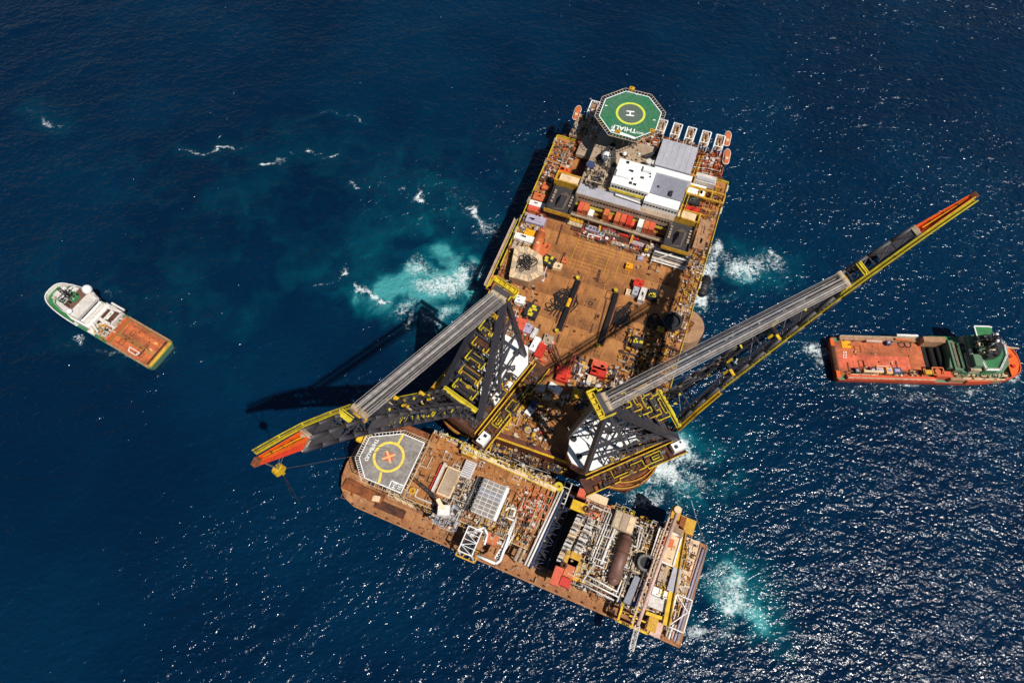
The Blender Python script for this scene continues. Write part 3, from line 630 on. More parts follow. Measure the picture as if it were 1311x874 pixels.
dbox(720, 483, 2.6, 5, 3, 'red', 'winch', 'bright red winch base of the small red deck crane', 'winch', 0, 'jibred')
dbox(768, 467, 3, 6.4, 4, 'cred', 'shipping_container', 'salmon container upper of the pair mid deck', 'container')
dbox(767, 475, 3, 6.4, 4, 'red', 'shipping_container', 'orange red container lower of the pair mid deck', 'container')
dbox(757, 485, 2, 3.2, 3.2, 'cream', 'tool_box', 'small cream box below the pair of red containers', 'box')
dbox(690, 469, 2, 3.6, 3.2, 'cred', 'tool_box', 'pink box left of the red deck crane', 'box')
dbox(700, 475, 1.8, 3, 3, 'corange', 'tool_box', 'orange box right of the pink box', 'box')
dbox(690, 495, 2.4, 5, 3, 'offwhite', 'equipment_box', 'off white box at the edge of the crane shadow', 'box')
dbox(711, 496, 2.6, 5.6, 2.8, 'cleanwhite', 'shipping_container', 'white container half in shadow below the red crane', 'container', -14)
dbox(739, 503, 2.6, 4, 4, 'ochre', 'winch', 'yellow winch in shadow below the red containers', 'winch', 0, 'yellow')
dbox(678, 526, 2.6, 2.6, 3.4, 'cleanwhite', 'tool_box', 'white box among yellow gear on the front deck', 'box', -20)
dbox(683, 517, 2.6, 2.6, 3.6, 'bluegrey', 'tool_box', 'blue grey box behind the white box on the front deck', 'box', -20)
dbox(700, 507, 2, 3.4, 2.6, 'beige', 'tool_box', 'beige box in shade of the right crane', 'box', 10)
dbox(892, 243, 3.4, 8, 6.5, 'cleanwhite', 'deck_house', 'white roofed deck house by the right side of the block', 'deckhouse')
dbox(888, 256, 2.4, 6.5, 4.5, 'dark', 'winch_unit', 'dark machinery in front of the white deck house', 'machine', 0, 'steel')
dbox(900, 249, 2.4, 1.8, 5.5, 'yellow', 'gas_rack', 'slim yellow rack beside the white deck house', 'rack')
dbox(887, 268, 2.6, 6.2, 3, 'red', 'shipping_container', 'red container above the right casing gantry', 'container')
dbox(899, 300, 2.0, 5, 17, 'plank', 'timber_stack', 'long stack of weathered timber along the right deck edge', 'timber')
dbox(765, 160, 2.4, 4, 3, 'ltgrey', 'tool_box', 'grey box under the left edge of the helideck', 'box')
dbox(846, 421, 1.5, 3, 2.4, 'ochre', 'tool_box', 'dull yellow box in the shadow of the right boom', 'box')
# beige hexagonal block with heaped slings
u, v = fp(673, 338, DZ+5); t = thing('spreader_block', 'beige hexagonal padded block heaped with black slings on the left deck', 'block', SHIP, u, v, DZ, R(-6))
hx = [(-8.5, 6.2), (-3, 8.5), (5, 7), (9.6, -1.5), (5.2, -8), (-3.8, -9.4)]
sc = lambda k: [(x*k, y*k) for x, y in hx]
MB().prism(sc(1), 0, 5).build('body', 'plank', t)
for k in range(6):
    a, b = hx[k], hx[(k+1) % 6]; n = 4
    for i in range(n):
        f0, f1 = i/n+.01, (i+1)/n-.01; q = lambda f, s: ((a[0]+(b[0]-a[0])*f)*s, (a[1]+(b[1]-a[1])*f)*s)
        MB().prism([q(f0, 1), q(f1, 1), q(f1, .66), q(f0, .66)], 5, 5.5).build('plank', 'cream' if (i+k) % 3 else 'beige', t)
MB().prism(sc(.64), 5, 5.2).build('well', 'tan', t)
def slings(parent, cx, cy, z, rx, ry, n, seed, r=.16, m='cable'):
    rr = random.Random(seed)
    for k in range(n):
        mb = MB(); ph = rr.uniform(0, 6.28); a = rr.uniform(.3, 1)*rx; b = rr.uniform(.3, 1)*ry; ox, oy = rr.uniform(-.3, .3)*rx, rr.uniform(-.3, .3)*ry; rot = rr.uniform(0, 3)
        pts = []
        for i in range(19):
            tt = ph+i/18*rr.uniform(5.6, 6.4); x = a*math.cos(tt)*(1+.2*math.sin(3*tt)); y = b*math.sin(tt)*.6*(1+.2*math.cos(2*tt))
            pts.append((cx+ox+x*math.cos(rot)-y*math.sin(rot), cy+oy+x*math.sin(rot)+y*math.cos(rot), z+.2+.3*k/n))
        mb.path(pts, r, 6).build('sling', m, parent)
slings(t, -.5, 0, 5.3, 4.4, 4.4, 9, 3, .2)
for k in range(3): MB().path([(-3-k, -11-k, .3), (-1+k*.8, -4, 5.8), (2+k, 4, 5.9), (5+k*.7, 10.5, .3)], .17, 6).build('sling', 'cable', t)
# sling heaps on the open deck
for px, py, rx, ry, n, lab, sd in ((722, 385, 5.5, 9, 13, 'heap of black slings left of the upper dark slot on open deck', 11), (794, 405, 3.2, 9, 15, 'heap of black slings right of the second dark slot on open deck', 12), (705, 392, 4, 3, 4, 'loose black sling loops beside the dark winch unit', 14), (838, 412, 4, 6, 8, 'sling heap lying in the boom shadow', 15)):
    u, v = fp(px, py, DZ+.5); t = thing('sling_heap', lab, 'slings', SHIP, u, v, DZ, R(-4)); slings(t, 0, 0, .1, rx, ry, n, sd, .19)
    if n > 10:
        for k in range(3): MB().path([(-3+k*1.6, -ry, .4), (-1.6+k*1.2, -ry*.3, .9), (-.4+k, ry*.4, .8), (1.4+k*.6, ry, .4)], .22, 6).build('sling', 'cable', t)
u, v = fp(728, 388, DZ+1); t = thing('buoy', 'amber cylinder lying among slings on the open deck', 'buoy', SHIP, u, v, DZ, 0); MB().tube((0, -2.2, 1), (0, 2.2, 1), 1.0, 14).build('body', 'amber', t); MB().tube((0, -.5, 1), (0, .5, 1), 1.06, 14).build('band', 'ochre', t)
# orange tank lying on deck
u, v = fp(689, 311, DZ+3); t = thing('storage_tank', 'big rounded orange brown tank lying on the left deck', 'tank', SHIP, u, v, DZ, R(6))
m = MB().tube((0, -8.5, 2.2), (0, 6, 2.2), 2.3, 20).tube((0, 6, 2.2), (0, 8.6, 2.2), 2.3, 20, 1.2); m.build('shell', 'corange', t, True)
for y in (-6, -1, 4): MB().b2(-2.4, 2.4, y-.3, y+.3, 0, 1.2).build('saddle', 'rustdark', t)
MB().tube((0, -8.9, 2.2), (0, -8.5, 2.2), 1.4, 16).ring(0, -1, 4.3, 4.7, .3, .7, 14).build('end_cap', 'cream', t)
# pipe rack on the right (white pipes)
u, v = fp(859, 330, DZ+3); t = thing('pipe_rack', 'rack of white and steel pipes right of the grillage', 'pipe rack', SHIP, u, v, DZ, R(0))
for k in range(9): MB().tube((-8.5+rnd.random(), -3.6+k*.95, 2.2+(k % 2)*.5), (8.5-rnd.random(), -3.6+k*.95, 2.2+(k % 2)*.5), .36, 8).build('pipe', rnd.choice(['white', 'offwhite', 'steel', 'beige']), t)
m = MB()
for x in (-8, -3, 3, 8): m.b2(x-.25, x+.25, -4.6, 4.9, 1.4, 1.8).beam((x, -4.6, 0), (x, -4.6, 3.4), .35).beam((x, 4.9, 0), (x, 4.9, 3.4), .35)
m.beam((-8, -4.6, 3), (3, 4.9, 3), .4); m.build('rack_frame', 'offwhite', t)
# red deck crane
u, v = fp(722, 473, DZ+3); t = thing('deck_crane', 'small red lattice deck crane among boxes ahead of the right crane', 'crane', SHIP, u, v, DZ, R(10))
MB().b2(-3, 3, -2, 2, .8, 2.6).build('house', 'red', t); MB().b2(-3.6, 3.6, -2.6, -1.8, 0, 1).b2(-3.6, 3.6, 1.8, 2.6, 0, 1).build('crawler_track', 'dark', t)
MB().truss((-1, 1, 2.5), (-6, 9, 6), 1.4, 1.4, .22, 7, .14).build('boom', 'rustdark', t); MB().truss((2.2, 0, 2.6), (3.8, 8, 4), 1.2, 1.2, .2, 6, .12).build('gantry', 'cred', t)
MB().b2(1.2, 3.2, -3.4, -1.9, 1, 3).build('cab', 'jibred', t); MB().b2(1.4, 3, -3.46, -3.38, 1.9, 2.7).build('window', 'glass', t)
# big drum and round tub at the right deck edge
u, v = fp(862, 408, DZ+5); t = thing('cable_carousel', 'large dark cable drum in the boom shadow at the right edge', 'drum', SHIP, u, v, DZ, 0)
MB().ring(0, 0, 0, 3.4, 3.4, 4.4, 40).build('outer_rim', 'dark', t); MB().cyl(0, 0, 0, 3, 1.2, 24).build('core', 'black', t)
for k in range(6): MB().ring(0, 0, 1+.3*k, 1.25+.3*k, 1.3, 3.3-.1*k, 40).build('cable_layer', 'cable', t)
u, v = fp(877, 416, DZ+1); m = MB().cyl(u, v, DZ-8, DZ+.6, 8.5, 32); m.build('sponson', 'plank', ship)
slings(ship, u, v, DZ+.7, 5, 5, 9, 44, .18, 'rust')
# fenders hanging on the right side
for px, py, z, lab in ((901, 366, 12, 'black cylindrical rubber fender floating at the right side by white foam'), (890, 440, 12, 'dark cylindrical fender hanging near the right boom ropes')):
    x, y = SHIP.px(px, py, z); t = thing('fender', lab, 'fender', SHIP, x, y, z, 0, 'fenders along the right side')
    m = MB().tube((0, -4.2, 0), (0, 4.2, 0), 2.5, 20).tube((0, 4.2, 0), (0, 5.6, 0), 2.5, 20, 1.4).tube((0, -5.6, 0), (0, -4.2, 0), 1.4, 20, 2.5); m.build('body', 'dark', t, True)
    m = MB()
    for y_ in (-3.6, -1.8, 0, 1.8, 3.6): m.tube((0, y_-.15, 0), (0, y_+.15, 0), 2.62, 20)
    m.build('tyre_band', 'black', t)
# lifeboats in davits
def lifeboat(px, py, z, rz, lab):
    u, v = fp(px, py, z); t = thing('lifeboat', lab, 'lifeboat', SHIP, u, v, z-2.2, R(rz), 'orange lifeboats hanging outboard')
    P = [(-1.4, -3.6), (-.7, -4.6), (.7, -4.6), (1.4, -3.6), (1.5, 2.6), (.8, 4.4), (0, 4.9), (-.8, 4.4), (-1.5, 2.6)]
    MB().prism([(x*.6, y*.9) for x, y in P], 0, 1.3, P).build('hull', 'corange', t); MB().prism(P, 1.3, 2.2, [(x*.75, y*.85) for x, y in P]).build('canopy', 'corange' if 'davit' not in lab else 'plank', t)
    MB().bpath([(x*1.06, y*1.04, 1.3) for x, y in P], .22, .3, True).build('rub_strip', 'white', t); MB().b2(-.7, .7, -3, -1.6, 2.2, 2.9).build('conning_box', 'cream', t)
for px, py, z, rz, lab in ((739, 143, 28, 4, 'lifeboat hanging at the far left corner near the helideck'), (931, 199, 28, 4, 'lower lifeboat hanging at the far right corner'), (932, 176, 28, 4, 'upper lifeboat hanging at the far right corner'), (760, 138, 28, 4, 'lifeboat in the white davit left of the helideck')):
    lifeboat(px, py, z, rz, lab)
for px, py, i in ((847, 162, 0), (866, 167, 1), (884, 172, 2), (903, 177, 3), (921, 182, 4)):
    lifeboat(px, py, 27, 4, ('first', 'second', 'third', 'fourth', 'fifth')[i]+' davit lifeboat to the right of the helideck')
for px, py in ((847, 162), (866, 167), (884, 172), (903, 177), (921, 182), (760, 138)):
    u, v = fp(px, py, 30); m = MB()
    for s in (-2.1, 2.1): m.beam((u+s, v-4.6, 26), (u+s, v-4, 30), .45).beam((u+s, v-4, 30), (u+s, v+4, 30.5), .5).beam((u+s, v+4, 30.5), (u+s, v+4.6, 29.4), .35)
    m.beam((u-2.1, v+4, 30.5), (u+2.1, v+4, 30.5), .4).beam((u-2.1, v-3, 30.1), (u+2.1, v-3, 30.1), .35); m.build('davit', 'cleanwhite', ship)
MB().b2(-31, -23.2, 148, 173, 24, 26).build('boat_deck', 'tan', ship); MB().b2(-38, -31.1, 159, 174, 24, 25.6).build('boat_deck', 'tan', ship); MB().b2(25.2, 40, 159.2, 174, 22, 24).build('boat_deck', 'rust', ship); MB().b2(-4, 25, 159.1, 174, 23, 26).build('boat_deck', 'rust', ship)
clutter(ship, -3, 25, 159.5, 173.5, 26, 90, 33, ['rust', 'tan', 'corange', 'dark', 'offwhite'], 1.6, .4, 2, 4)
clutter(ship, 26, 39.5, 159.5, 173.5, 24, 70, 34, ['rust', 'tan', 'corange', 'dark', 'offwhite', 'cred'], 2.6, .4, 2, 4)
clutter(ship, -37, -24, 159.5, 173, 26, 44, 35, ['tan', 'offwhite', 'dark', 'ochre'], 1.6, .4, 1.6, 2)
MB().rail([(-31, 160), (-31, 172), (-23.4, 172)], 26, .2).build('boat_deck_rail', 'lime', ship)
MB().b2(28, 38, 151, 156, 24, 27.5).build('machine_house', 'offwhite', ship); MB().b2(28.5, 37.5, 151.5, 153.4, 27.5, 28.2).build('house_roof', 'ltgrey', ship)
m = MB().bpath([(26, 148, 26), (44, 148, 26)], .8, .8).bpath([(26, 143, 26), (44, 143, 26)], .8, .8)
for u in (26, 32, 38, 44): m.beam((u, 143, 26), (u, 148, 26), .6).beam((u, 143, DZ), (u, 143, 26), .5).beam((u, 148, DZ), (u, 148, 26), .5)
m.build('mooring_frame', 'ochre', ship)
# stowed gangway outside the left side
p, q = fp(661, 281, 20), fp(622, 366, 20); t = thing('gangway', 'long narrow stowed gangway with rails along the left side of the ship', 'gangway', SHIP, (p[0]+q[0])/2, (p[1]+q[1])/2, 20, math.atan2(q[1]-p[1], q[0]-p[0])); l = math.hypot(q[0]-p[0], q[1]-p[1])/2
MB().b2(-l, l, -.7, .7, -.2, 0).build('tread', 'tan', t)
for s in (-.8, .8): MB().rail([(-l, s), (l, s)], 0, .16).build('handrail', 'lime' if s > 0 else 'pinkpipe', t)
for v in (64, 70, 76, 82): MB().beam((-44, v, 20), (-47, v, 20), .5).build('gangway_bracket', 'rust', ship)
MB().b2(-46.8, -44, 66, 72, 19.2, 20).build('side_platform', 'corange', ship)
# round winches on the front deck
for px, py, r, c in ((649, 545, 1.9, 'ochre'), (676, 550, 1.5, 'tan'), (670, 522, 2.0, 'ochre'), (663, 527, 1.4, 'yellow'), (694, 552, .9, 'cred')):
    u, v = fp(px, py, DZ+1); MB().ring(u, v, DZ, DZ+1.2, r*.5, r, 20).cyl(u, v, DZ, DZ+1.8, r*.3, 12).build('capstan', c, ship)
# mooring ropes from the hull to the barge

# ================================================================== CRANES
def crane(fr, tip_h, tip_z, side, lab, FH):
    t = thing('heavy_lift_crane', lab, 'crane', fr, 0, 0, 0)
    FZ = 36.0; AH, AZ_ = -16.0, 85.0
    F = Vector((FH, 0, FZ)); T = Vector((tip_h, 0, tip_z)); D = (T-F); BL = D.length; D.normalize(); Nn = Vector((-D.z, 0, D.x))
    la, lb = (-11.5, 11.5) if side > 0 else (-8.5, 12.5)
    # slewing ring, red brown house wall, white roof
    MB().cyl(0, 0, 27, 29, 14.2, 40).build('slew_ring', 'dark', t)
    out = [(-22, la+2), (-19, la), (17, la), (17, lb), (-12, lb), (-20, lb-3.5), (-25, lb-11), (-25, la+6)] if side < 0 else [(-25, la+7), (-17, la), (17, la), (17, lb), (-19, lb), (-26, lb-5)]
    house = MB().prism(out, 29, 35.4, [(x*1.0, y) for x, y in out]).build('machinery_house', 'hull', t)
    MB().prism([(min(x*.985, 3.5), y*.985) for x, y in out], 35.4, 35.9).build('roof', 'cleanwhite', house); MB().b2(3.7, 16.8, la+.2, lb-.2, 35.4, 35.7).build('front_deck', 'rustdark', house)
    clutter(house, 4, 16, la+1, lb-1, 35.7, 40, 60+side, ['dark', 'boomplate', 'rustdark', 'steel', 'dark'], 2.6, .5, 2.6, 6, 'deck_machinery')
    clutter(house, -12, 4, (lb-4.5 if side > 0 else la+.5), (lb-.5 if side > 0 else la+3), 35.9, 26, 64+side, ['dark', 'boomplate', 'rustdark', 'ochre'], 2.0, .5, 2.2, 3, 'deck_machinery')
    for x in (5.5, 9.5, 13.5): MB().tube((x, -6, 37.4), (x, 6, 37.4), 1.3, 18).build('hoist_drum', 'roped', house)
    for x in range(-20, 16, 6): MB().b2(x-.07, x+.07, la+1.5, lb-1.5, 35.9, 35.96).build('roof_seam', 'offwhite', house)
    for x, y, r in ((-21, la+7, 1.0), (-20, lb-7, 1.0), (-6, 3, 1.2), (4, -4, 1.2), (8, 5, .9), (-2, -6, .9)):
        MB().cyl(x, y, 35.9, 36.8, r, 16).ring(x, y, 36.8, 37, r*.55, r*1.1, 16).build('roof_vent', 'dark', house)
    for x, y in ((-16, 0), (-13, 6), (-14, -5)): MB().box((x, y, 36.2), (.35, 4.4, .5)).build('lifting_lug', 'dark', house)
    # galleries with yellow rails, side with the cab
    s = side; g0 = (lb if s > 0 else la)
    gal = MB().b2(-24, 19, min(g0+s*.1, g0+s*7), max(g0+s*.1, g0+s*7), 31.6, 32).build('gallery', 'rustdark', t)
    def ry(a): return g0+s*a
    MB().rail([(-24, ry(7)), (-10, ry(7)), (-10, ry(6)), (2, ry(6)), (2, ry(7)), (19, ry(7))], 32, .2).rail([(-22, ry(.4)), (17, ry(.4))], 35.9, .2).rail([(-22, ry(1.4)), (16, ry(1.4))], 33.5, .2).build('gallery_rail', 'yellow', gal)
    MB().rail([(-12, ry(2)), (-12, ry(5)), (-4, ry(5)), (-4, ry(3)), (1, ry(3)), (1, ry(5.6)), (9, ry(5.6)), (9, ry(2.4)), (3, ry(2.4))], 32.4, .18).rail([(5, ry(3.6)), (8, ry(3.6)), (8, ry(4.6)), (5, ry(4.6))], 32.4, .22, closed=True).build('stair_rail', 'lime', gal)
    clutter(gal, -20, 12, min(ry(1.6), ry(6)), max(ry(1.6), ry(6)), 32, 30, 50+s, ['dark', 'rust', 'rustdark', 'steel'], 1.8, .6, 2.2, 3, 'gallery_gear')
    cab = MB().b2(13.6, 18.6, min(ry(2.2), ry(5.6)), max(ry(2.2), ry(5.6)), 32, 35.4).build('operator_cab', 'cleanwhite', t)
    MB().b2(18.6, 18.75, min(ry(2.6), ry(5.2)), max(ry(2.6), ry(5.2)), 33.2, 34.9).build('window', 'glass', cab); MB().box((15, ry(4), 35.6), (1.2, 1.2, .4)).box((17.4, ry(3), 35.55), (.7, .7, .3)).build('roof_hatch', 'dark', cab)
    o0 = (la if s > 0 else lb)
    MB().b2(-12, 20, min(o0, o0-s*3), max(o0, o0-s*3), 33, 33.3).rail([(-12, o0-s*3), (20, o0-s*3)], 33.3, .26).build('far_gallery', 'ochre', t)
    # A frame
    ap = Vector((AH, 0, AZ_))
    af = empty('a_frame', 0, 0); af.parent = t
    for y in (-1, 1):
        MB().beam((AH+1, y*2.4, AZ_-1), (FH-1, y*9.6, 36.5), 2.3, 2.3).build('front_leg', 'boomdark', af)
        MB().beam((AH-.5, y*2.4, AZ_-1), (AH-5.5, y*7.5, 36), 1.7, 1.7).build('rear_leg', 'boomdark', af)
        MB().beam((AH, y*2.3, AZ_-2), (-3, y*8.4, 36), 1.0, 1.0).build('middle_leg', 'boomplate', af)
        m = MB()
        for k in (.3, .55, .8):
            a = Vector((AH+1, y*2.4, AZ_)).lerp(Vector((FH-1, y*9.6, 36.5)), k); b = Vector((AH-.5, y*2.4, AZ_)).lerp(Vector((AH-5.5, y*7.5, 36)), k)
            m.beam(a, b, .6); a2 = Vector((AH+1, y*2.4, AZ_)).lerp(Vector((FH-1, y*9.6, 36.5)), min(1, k+.22)); m.beam(b, a2, .5)
        m.build('bracing', 'boomdark', af)
    m = MB()
    for k in (.35, .6, .85):
        q = lambda y, kk: Vector((AH+1, y*2.4, AZ_)).lerp(Vector((FH-1, y*9.6, 36.5)), kk)
        m.beam(q(-1, k), q(1, k), .8); m.beam(q(-1, k), q(1, k-.25), .5); m.beam(q(1, k), q(-1, k-.25), .5)
    m.build('cross_bracing', 'boomdark', af)
    m = MB()                                   # roof level bracing seen over the white roof
    for a, b in (((-14, -8), (10, 8)), ((-14, 8), (10, -8)), ((-2, -9), (-2, 9)), ((8, -9), (8, 9)), ((-12, -9), (-12, 9))): m.beam((*a, 40), (*b, 40), .5)
    for x, y in ((-14, -8), (10, 8), (-14, 8), (10, -8)): m.beam((x, y, 36), (x, y, 40), .5)
    m.build('roof_truss', 'boomdark', af)
    hd_ = MB().b2(AH-2.4, AH+.2, -3.6, 3.6, AZ_-1.8, AZ_+.6).build('head_block', 'boomplate', af)
    MB().rail([(AH-4.5, -5), (AH-4.5, 5), (AH-1, 5), (AH-1, 4.0), (AH+.6, 4.0)], AZ_+1, .22).rail([(AH-4.5, -5), (AH+1, -5)], AZ_+1, .22).rail([(AH-2.6, -4), (AH-2.6, 4)], AZ_+1, .26).b2(AH-4.6, AH-2.7, -5, 5, AZ_+.7, AZ_+1).build('head_platform', 'lime', hd_)
    for k in range(5): MB().b2(AH-4.3, AH-2.7, -4.6+k*2.1, -4.1+k*2.1, AZ_+1.2, AZ_+1.9).build('platform_frame', 'yellow', hd_)
    for k in (-1.65, 1.65): MB().tube((AH+.6, k-1.45, AZ_-.2), (AH+.6, k+1.45, AZ_-.2), 1.2, 20).build('head_sheave', 'beige', hd_)
    # stair tower of landings with yellow rails climbing between the legs to the head
    r = random.Random(31+s); st = empty('stair_tower', 0, 0); st.parent = t
    yc = 0.5 if s > 0 else 1.6
    for k in range(6):
        f = k/5; hc = -12.5+(FH-5+12.5)*f; zc = 79-33*f; wd_ = 2.2+2.6*f; y0, y1 = yc-wd_, yc+wd_
        ld = MB().b2(hc-2.6, hc+2.6, y0, y1, zc-.2, zc).build('landing', 'dark', st)
        g = r.uniform(.8, 2); MB().rail([(hc-2.6, y0), (hc+2.6, y0), (hc+2.6, y0+g), (hc+1.2, y0+g), (hc+1.2, y1-g), (hc+2.6, y1-g), (hc+2.6, y1), (hc-2.6, y1), (hc-2.6, y1-g*1.2), (hc-1, y1-g*1.2), (hc-1, y0+g), (hc-2.6, y0+g)], zc, .15, closed=True).build('landing_rail', 'lime' if k % 2 else 'yellow', ld)
        if k:
            p0 = (hc-2.6-1.8, y1-.6 if k % 2 else y0+.6, zc+6.6-.2); p1 = (hc-2.4, y1-.6 if k % 2 else y0+.6, zc)
            for d in (-.5, .5): MB().beam((p0[0], p0[1]+d, p0[2]), (p1[0], p1[1]+d, p1[2]), .24).build('stair_rail', 'yellow', ld)
        for d in range(2): x = hc+r.uniform(-1.6, 1.2); MB().tube((x, y0+.8, zc+.9), (x, y1-.8, zc+.9), r.uniform(.4, .8), 12).build('winch_drum', r.choice(['dark', 'rustdark', 'roped', 'dark']), ld)
        clutter(ld, hc-2.2, hc+2.2, y0+.4, y1-.4, zc, 5, 71+s+k, ['ochre', 'beige', 'dark', 'rust'], 1.2, .3, 1.0, 1, 'winch_gear')
        m = MB()
        for x, y in ((hc-2.4, y0+.2), (hc+2.4, y1-.2), (hc+2.4, y0+.2), (hc-2.4, y1-.2)): m.beam((x, y, 36), (x, y, zc-.2), .3)
        m.build('tower_post', 'boomdark', st, kind='stuff')
    # boom
    bm = empty('boom', 0, 0); bm.parent = t
    def W(q): return np.interp(q, [0, .25, .68, .88, 1], [13, 8.5, 4.8, 3.0, 1.3])
    def Dp(q): return np.interp(q, [0, .12, .62, .70, .88, 1], [2.5, 6.0, 9.0, 9.0, 6.6, 2.8])
    def n0(q): return np.interp(q, [0, .15, .9, 1], [.1, .42, .45, .35])
    def pt(q, y, n): return F+D*(BL*q)+Vector((0, y*W(q)/2, 0))+Nn*((n0(q)+n*(1-n0(q)))*Dp(q))
    QE = .88; NS = 15
    qs = [QE*k/NS for k in range(NS+1)]
    for y in (-1, 1):
        for n in (0, 1):
            m = MB()
            for a, b in zip(qs[:-1], qs[1:]): m.tube(pt(a, y, n), pt(b, y, n), .85 if n == 0 else .6, 8)
            m.build('chord', 'boomdark' if n == 0 else 'boomplate', bm, True)
    for face in range(4):
        m = MB()
        for k, (a, b) in enumerate(zip(qs[:-1], qs[1:])):
            if face < 2: n = face; A0, A1, B0, B1 = pt(a, -1, n), pt(a, 1, n), pt(b, -1, n), pt(b, 1, n)
            else: y = -1 if face == 2 else 1; A0, A1, B0, B1 = pt(a, y, 0), pt(a, y, 1), pt(b, y, 0), pt(b, y, 1)
            if face > 1 or b > .5: m.tube(B0, B1, .28, 6)
            if face < 2 and b > .5: m.tube(A0, B1, .26, 6); m.tube(A1, B0, .26, 6)
            elif face < 2:
                if k in (1, 4, 6): MB().tube(B0, B1, .35, 6).tube(A0, B1, .25, 6).tube(A1, B0, .25, 6).build('cross_tie', 'boomdark', bm)
            else: m.tube(A0, B1, .3, 6) if k % 2 else m.tube(A1, B0, .3, 6)
        m.build('lattice', 'boomdark', bm)
    for y in (-1, 1):                          # each leg is a slim girder: inner chords and their own bracing
        ins = [[pt(q, y, n)+Vector((0, -y*min(2.2, W(q)*.28), 0)) for q in qs[:10]] for n in (0, 1)]; m = MB()
        for n in (0, 1):
            for k in range(9): m.tube(ins[n][k], ins[n][k+1], .35, 6); m.tube(pt(qs[k], y, n), ins[n][k+1], .18, 5); m.tube(ins[n][k], pt(qs[k+1], y, n), .18, 5)
        for k in range(9): m.tube(ins[0][k], ins[1][k+1], .18, 5)
        m.build('leg_bracing', 'boomdark', bm)
    def plate(q0, q1, n, nm, m_='boomplate', both=False):
        c = [pt(q0, -1, n), pt(q0, 1, n), pt(q1, 1, n), pt(q1, -1, n)]; off = Nn*.12
        m = MB(); m.add([v+off*1.2 for v in c]+[v-off for v in c], [(0, 1, 2, 3), (7, 6, 5, 4), (0, 4, 5, 1), (1, 5, 6, 2), (2, 6, 7, 3), (3, 7, 4, 0)]); m.build(nm, m_, bm)
    def splate(q0, q1, y, nm):
        c = [pt(q0, y, 0), pt(q0, y, 1), pt(q1, y, 1), pt(q1, y, 0)]; off = Vector((0, y*.12, 0))
        m = MB(); m.add([v+off for v in c]+[v-off for v in c], [(0, 1, 2, 3), (7, 6, 5, 4), (0, 4, 5, 1), (1, 5, 6, 2), (2, 6, 7, 3), (3, 7, 4, 0)]); m.build(nm, 'boomplate', bm)
    plate(.52, .60, 1, 'stiffener_plate'); plate(.60, .68, 1, 'stiffener_plate', 'boomdark'); plate(.78, .872, 1, 'stiffener_plate')
    for y in (-1, 1): splate(.50, .64, y, 'web_plate'); splate(.76, .874, y, 'web_plate')
    # coloured jib end: tapered trough with raised cheeks
    j = empty('jib', 0, 0); j.parent = t
    def quadprism(q0, q1, ya0, ya1, n0, n1, nm, m_):
        P = []
        for q in (q0, q1):
            for yy, nn in ((ya0, n0), (ya1, n0), (ya1, n1), (ya0, n1)): P.append(pt(q, yy, nn))
        MB_ = MB(); MB_.add(P, [(3, 2, 1, 0), (4, 5, 6, 7), (0, 1, 5, 4), (1, 2, 6, 5), (2, 3, 7, 6), (3, 0, 4, 7)]); MB_.build(nm, m_, j)
    quadprism(.882, 1.0, -1, 1, 0, .7, 'jib_box', 'jibred'); quadprism(.882, 1.0, -1, -.62, .7, 1.05, 'jib_cheek', 'orange'); quadprism(.882, 1.0, .62, 1, .7, 1.05, 'jib_cheek', 'orange')
    quadprism(.89, .99, -.12, .12, .7, .95, 'jib_rib', 'amber'); quadprism(1.0, 1.012, -1, 1, -.1, 1.0, 'jib_end', 'rust')
    quadprism(.872, .882, -1.15, 1.15, -.1, 1.15, 'jib_joint', 'beige')
    for q in (.91, .94, .97): MB().tube(pt(q, -.5, .75), pt(q, .5, .75), .5, 12).build('jib_sheave', 'rustdark', j)
    m = MB(); P = [pt(q, -1.0, 1.05)+Vector((0, -1.0, 0)) for q in (.66, .76, .86, .93, 1.0)]
    for a, b in zip(P[:-1], P[1:]): m.beam(a, b, 1.0, .25); m.beam(a+Vector((0, -.6, 1)), b+Vector((0, -.6, 1)), .26); m.beam(a+Vector((0, .6, 1)), b+Vector((0, .6, 1)), .26); m.beam(a, a+Vector((0, -.6, 1)), .2)
    m.build('jib_walkway', 'lime', j)
    # boom walkway, cross gantries, rope saddle
    m = MB(); P = [pt(q, -1, .5)+Vector((0, -1.3, 0)) for q in (.02, .12, .22)]; 
    for a, b in zip(P[:-1], P[1:]): m.beam(a, b, 1.4, .3); m.beam(a+Vector((0, -.7, 1.1)), b+Vector((0, -.7, 1.1)), .3); m.beam(a+Vector((0, .7, 1.1)), b+Vector((0, .7, 1.1)), .3)
    m.build('boom_walkway', 'yellow', bm)
    m = MB(); r = random.Random(4)
    for k in range(34):
        q0 = .24+.42*k/34; a, b = pt(q0, -1, .9), pt(q0+.42/34*r.uniform(.6, .95), -1, .9); m.beam(a+Vector((0, -.9, 0)), b+Vector((0, -.9, 0)), .9, .3); m.beam(a+Vector((0, -1.3, .9)), b+Vector((0, -1.3, .9)), .22)
    m.build('boom_ladder', 'lime', bm, kind='stuff')
    for q, y0_, y1_ in ((.045, -1.25, 1.4), (.74, -1.3, .8)):
        m = MB(); A, B = pt(q, y0_, 1)+Nn*.6, pt(q, y1_, 1)+Nn*.6; m.beam(A, B, 1.5, .4)
        for o_ in (-.7, .7): m.beam(A+D*o_+Nn, B+D*o_+Nn, .28)
        m.build('cross_walkway', 'lime', bm)
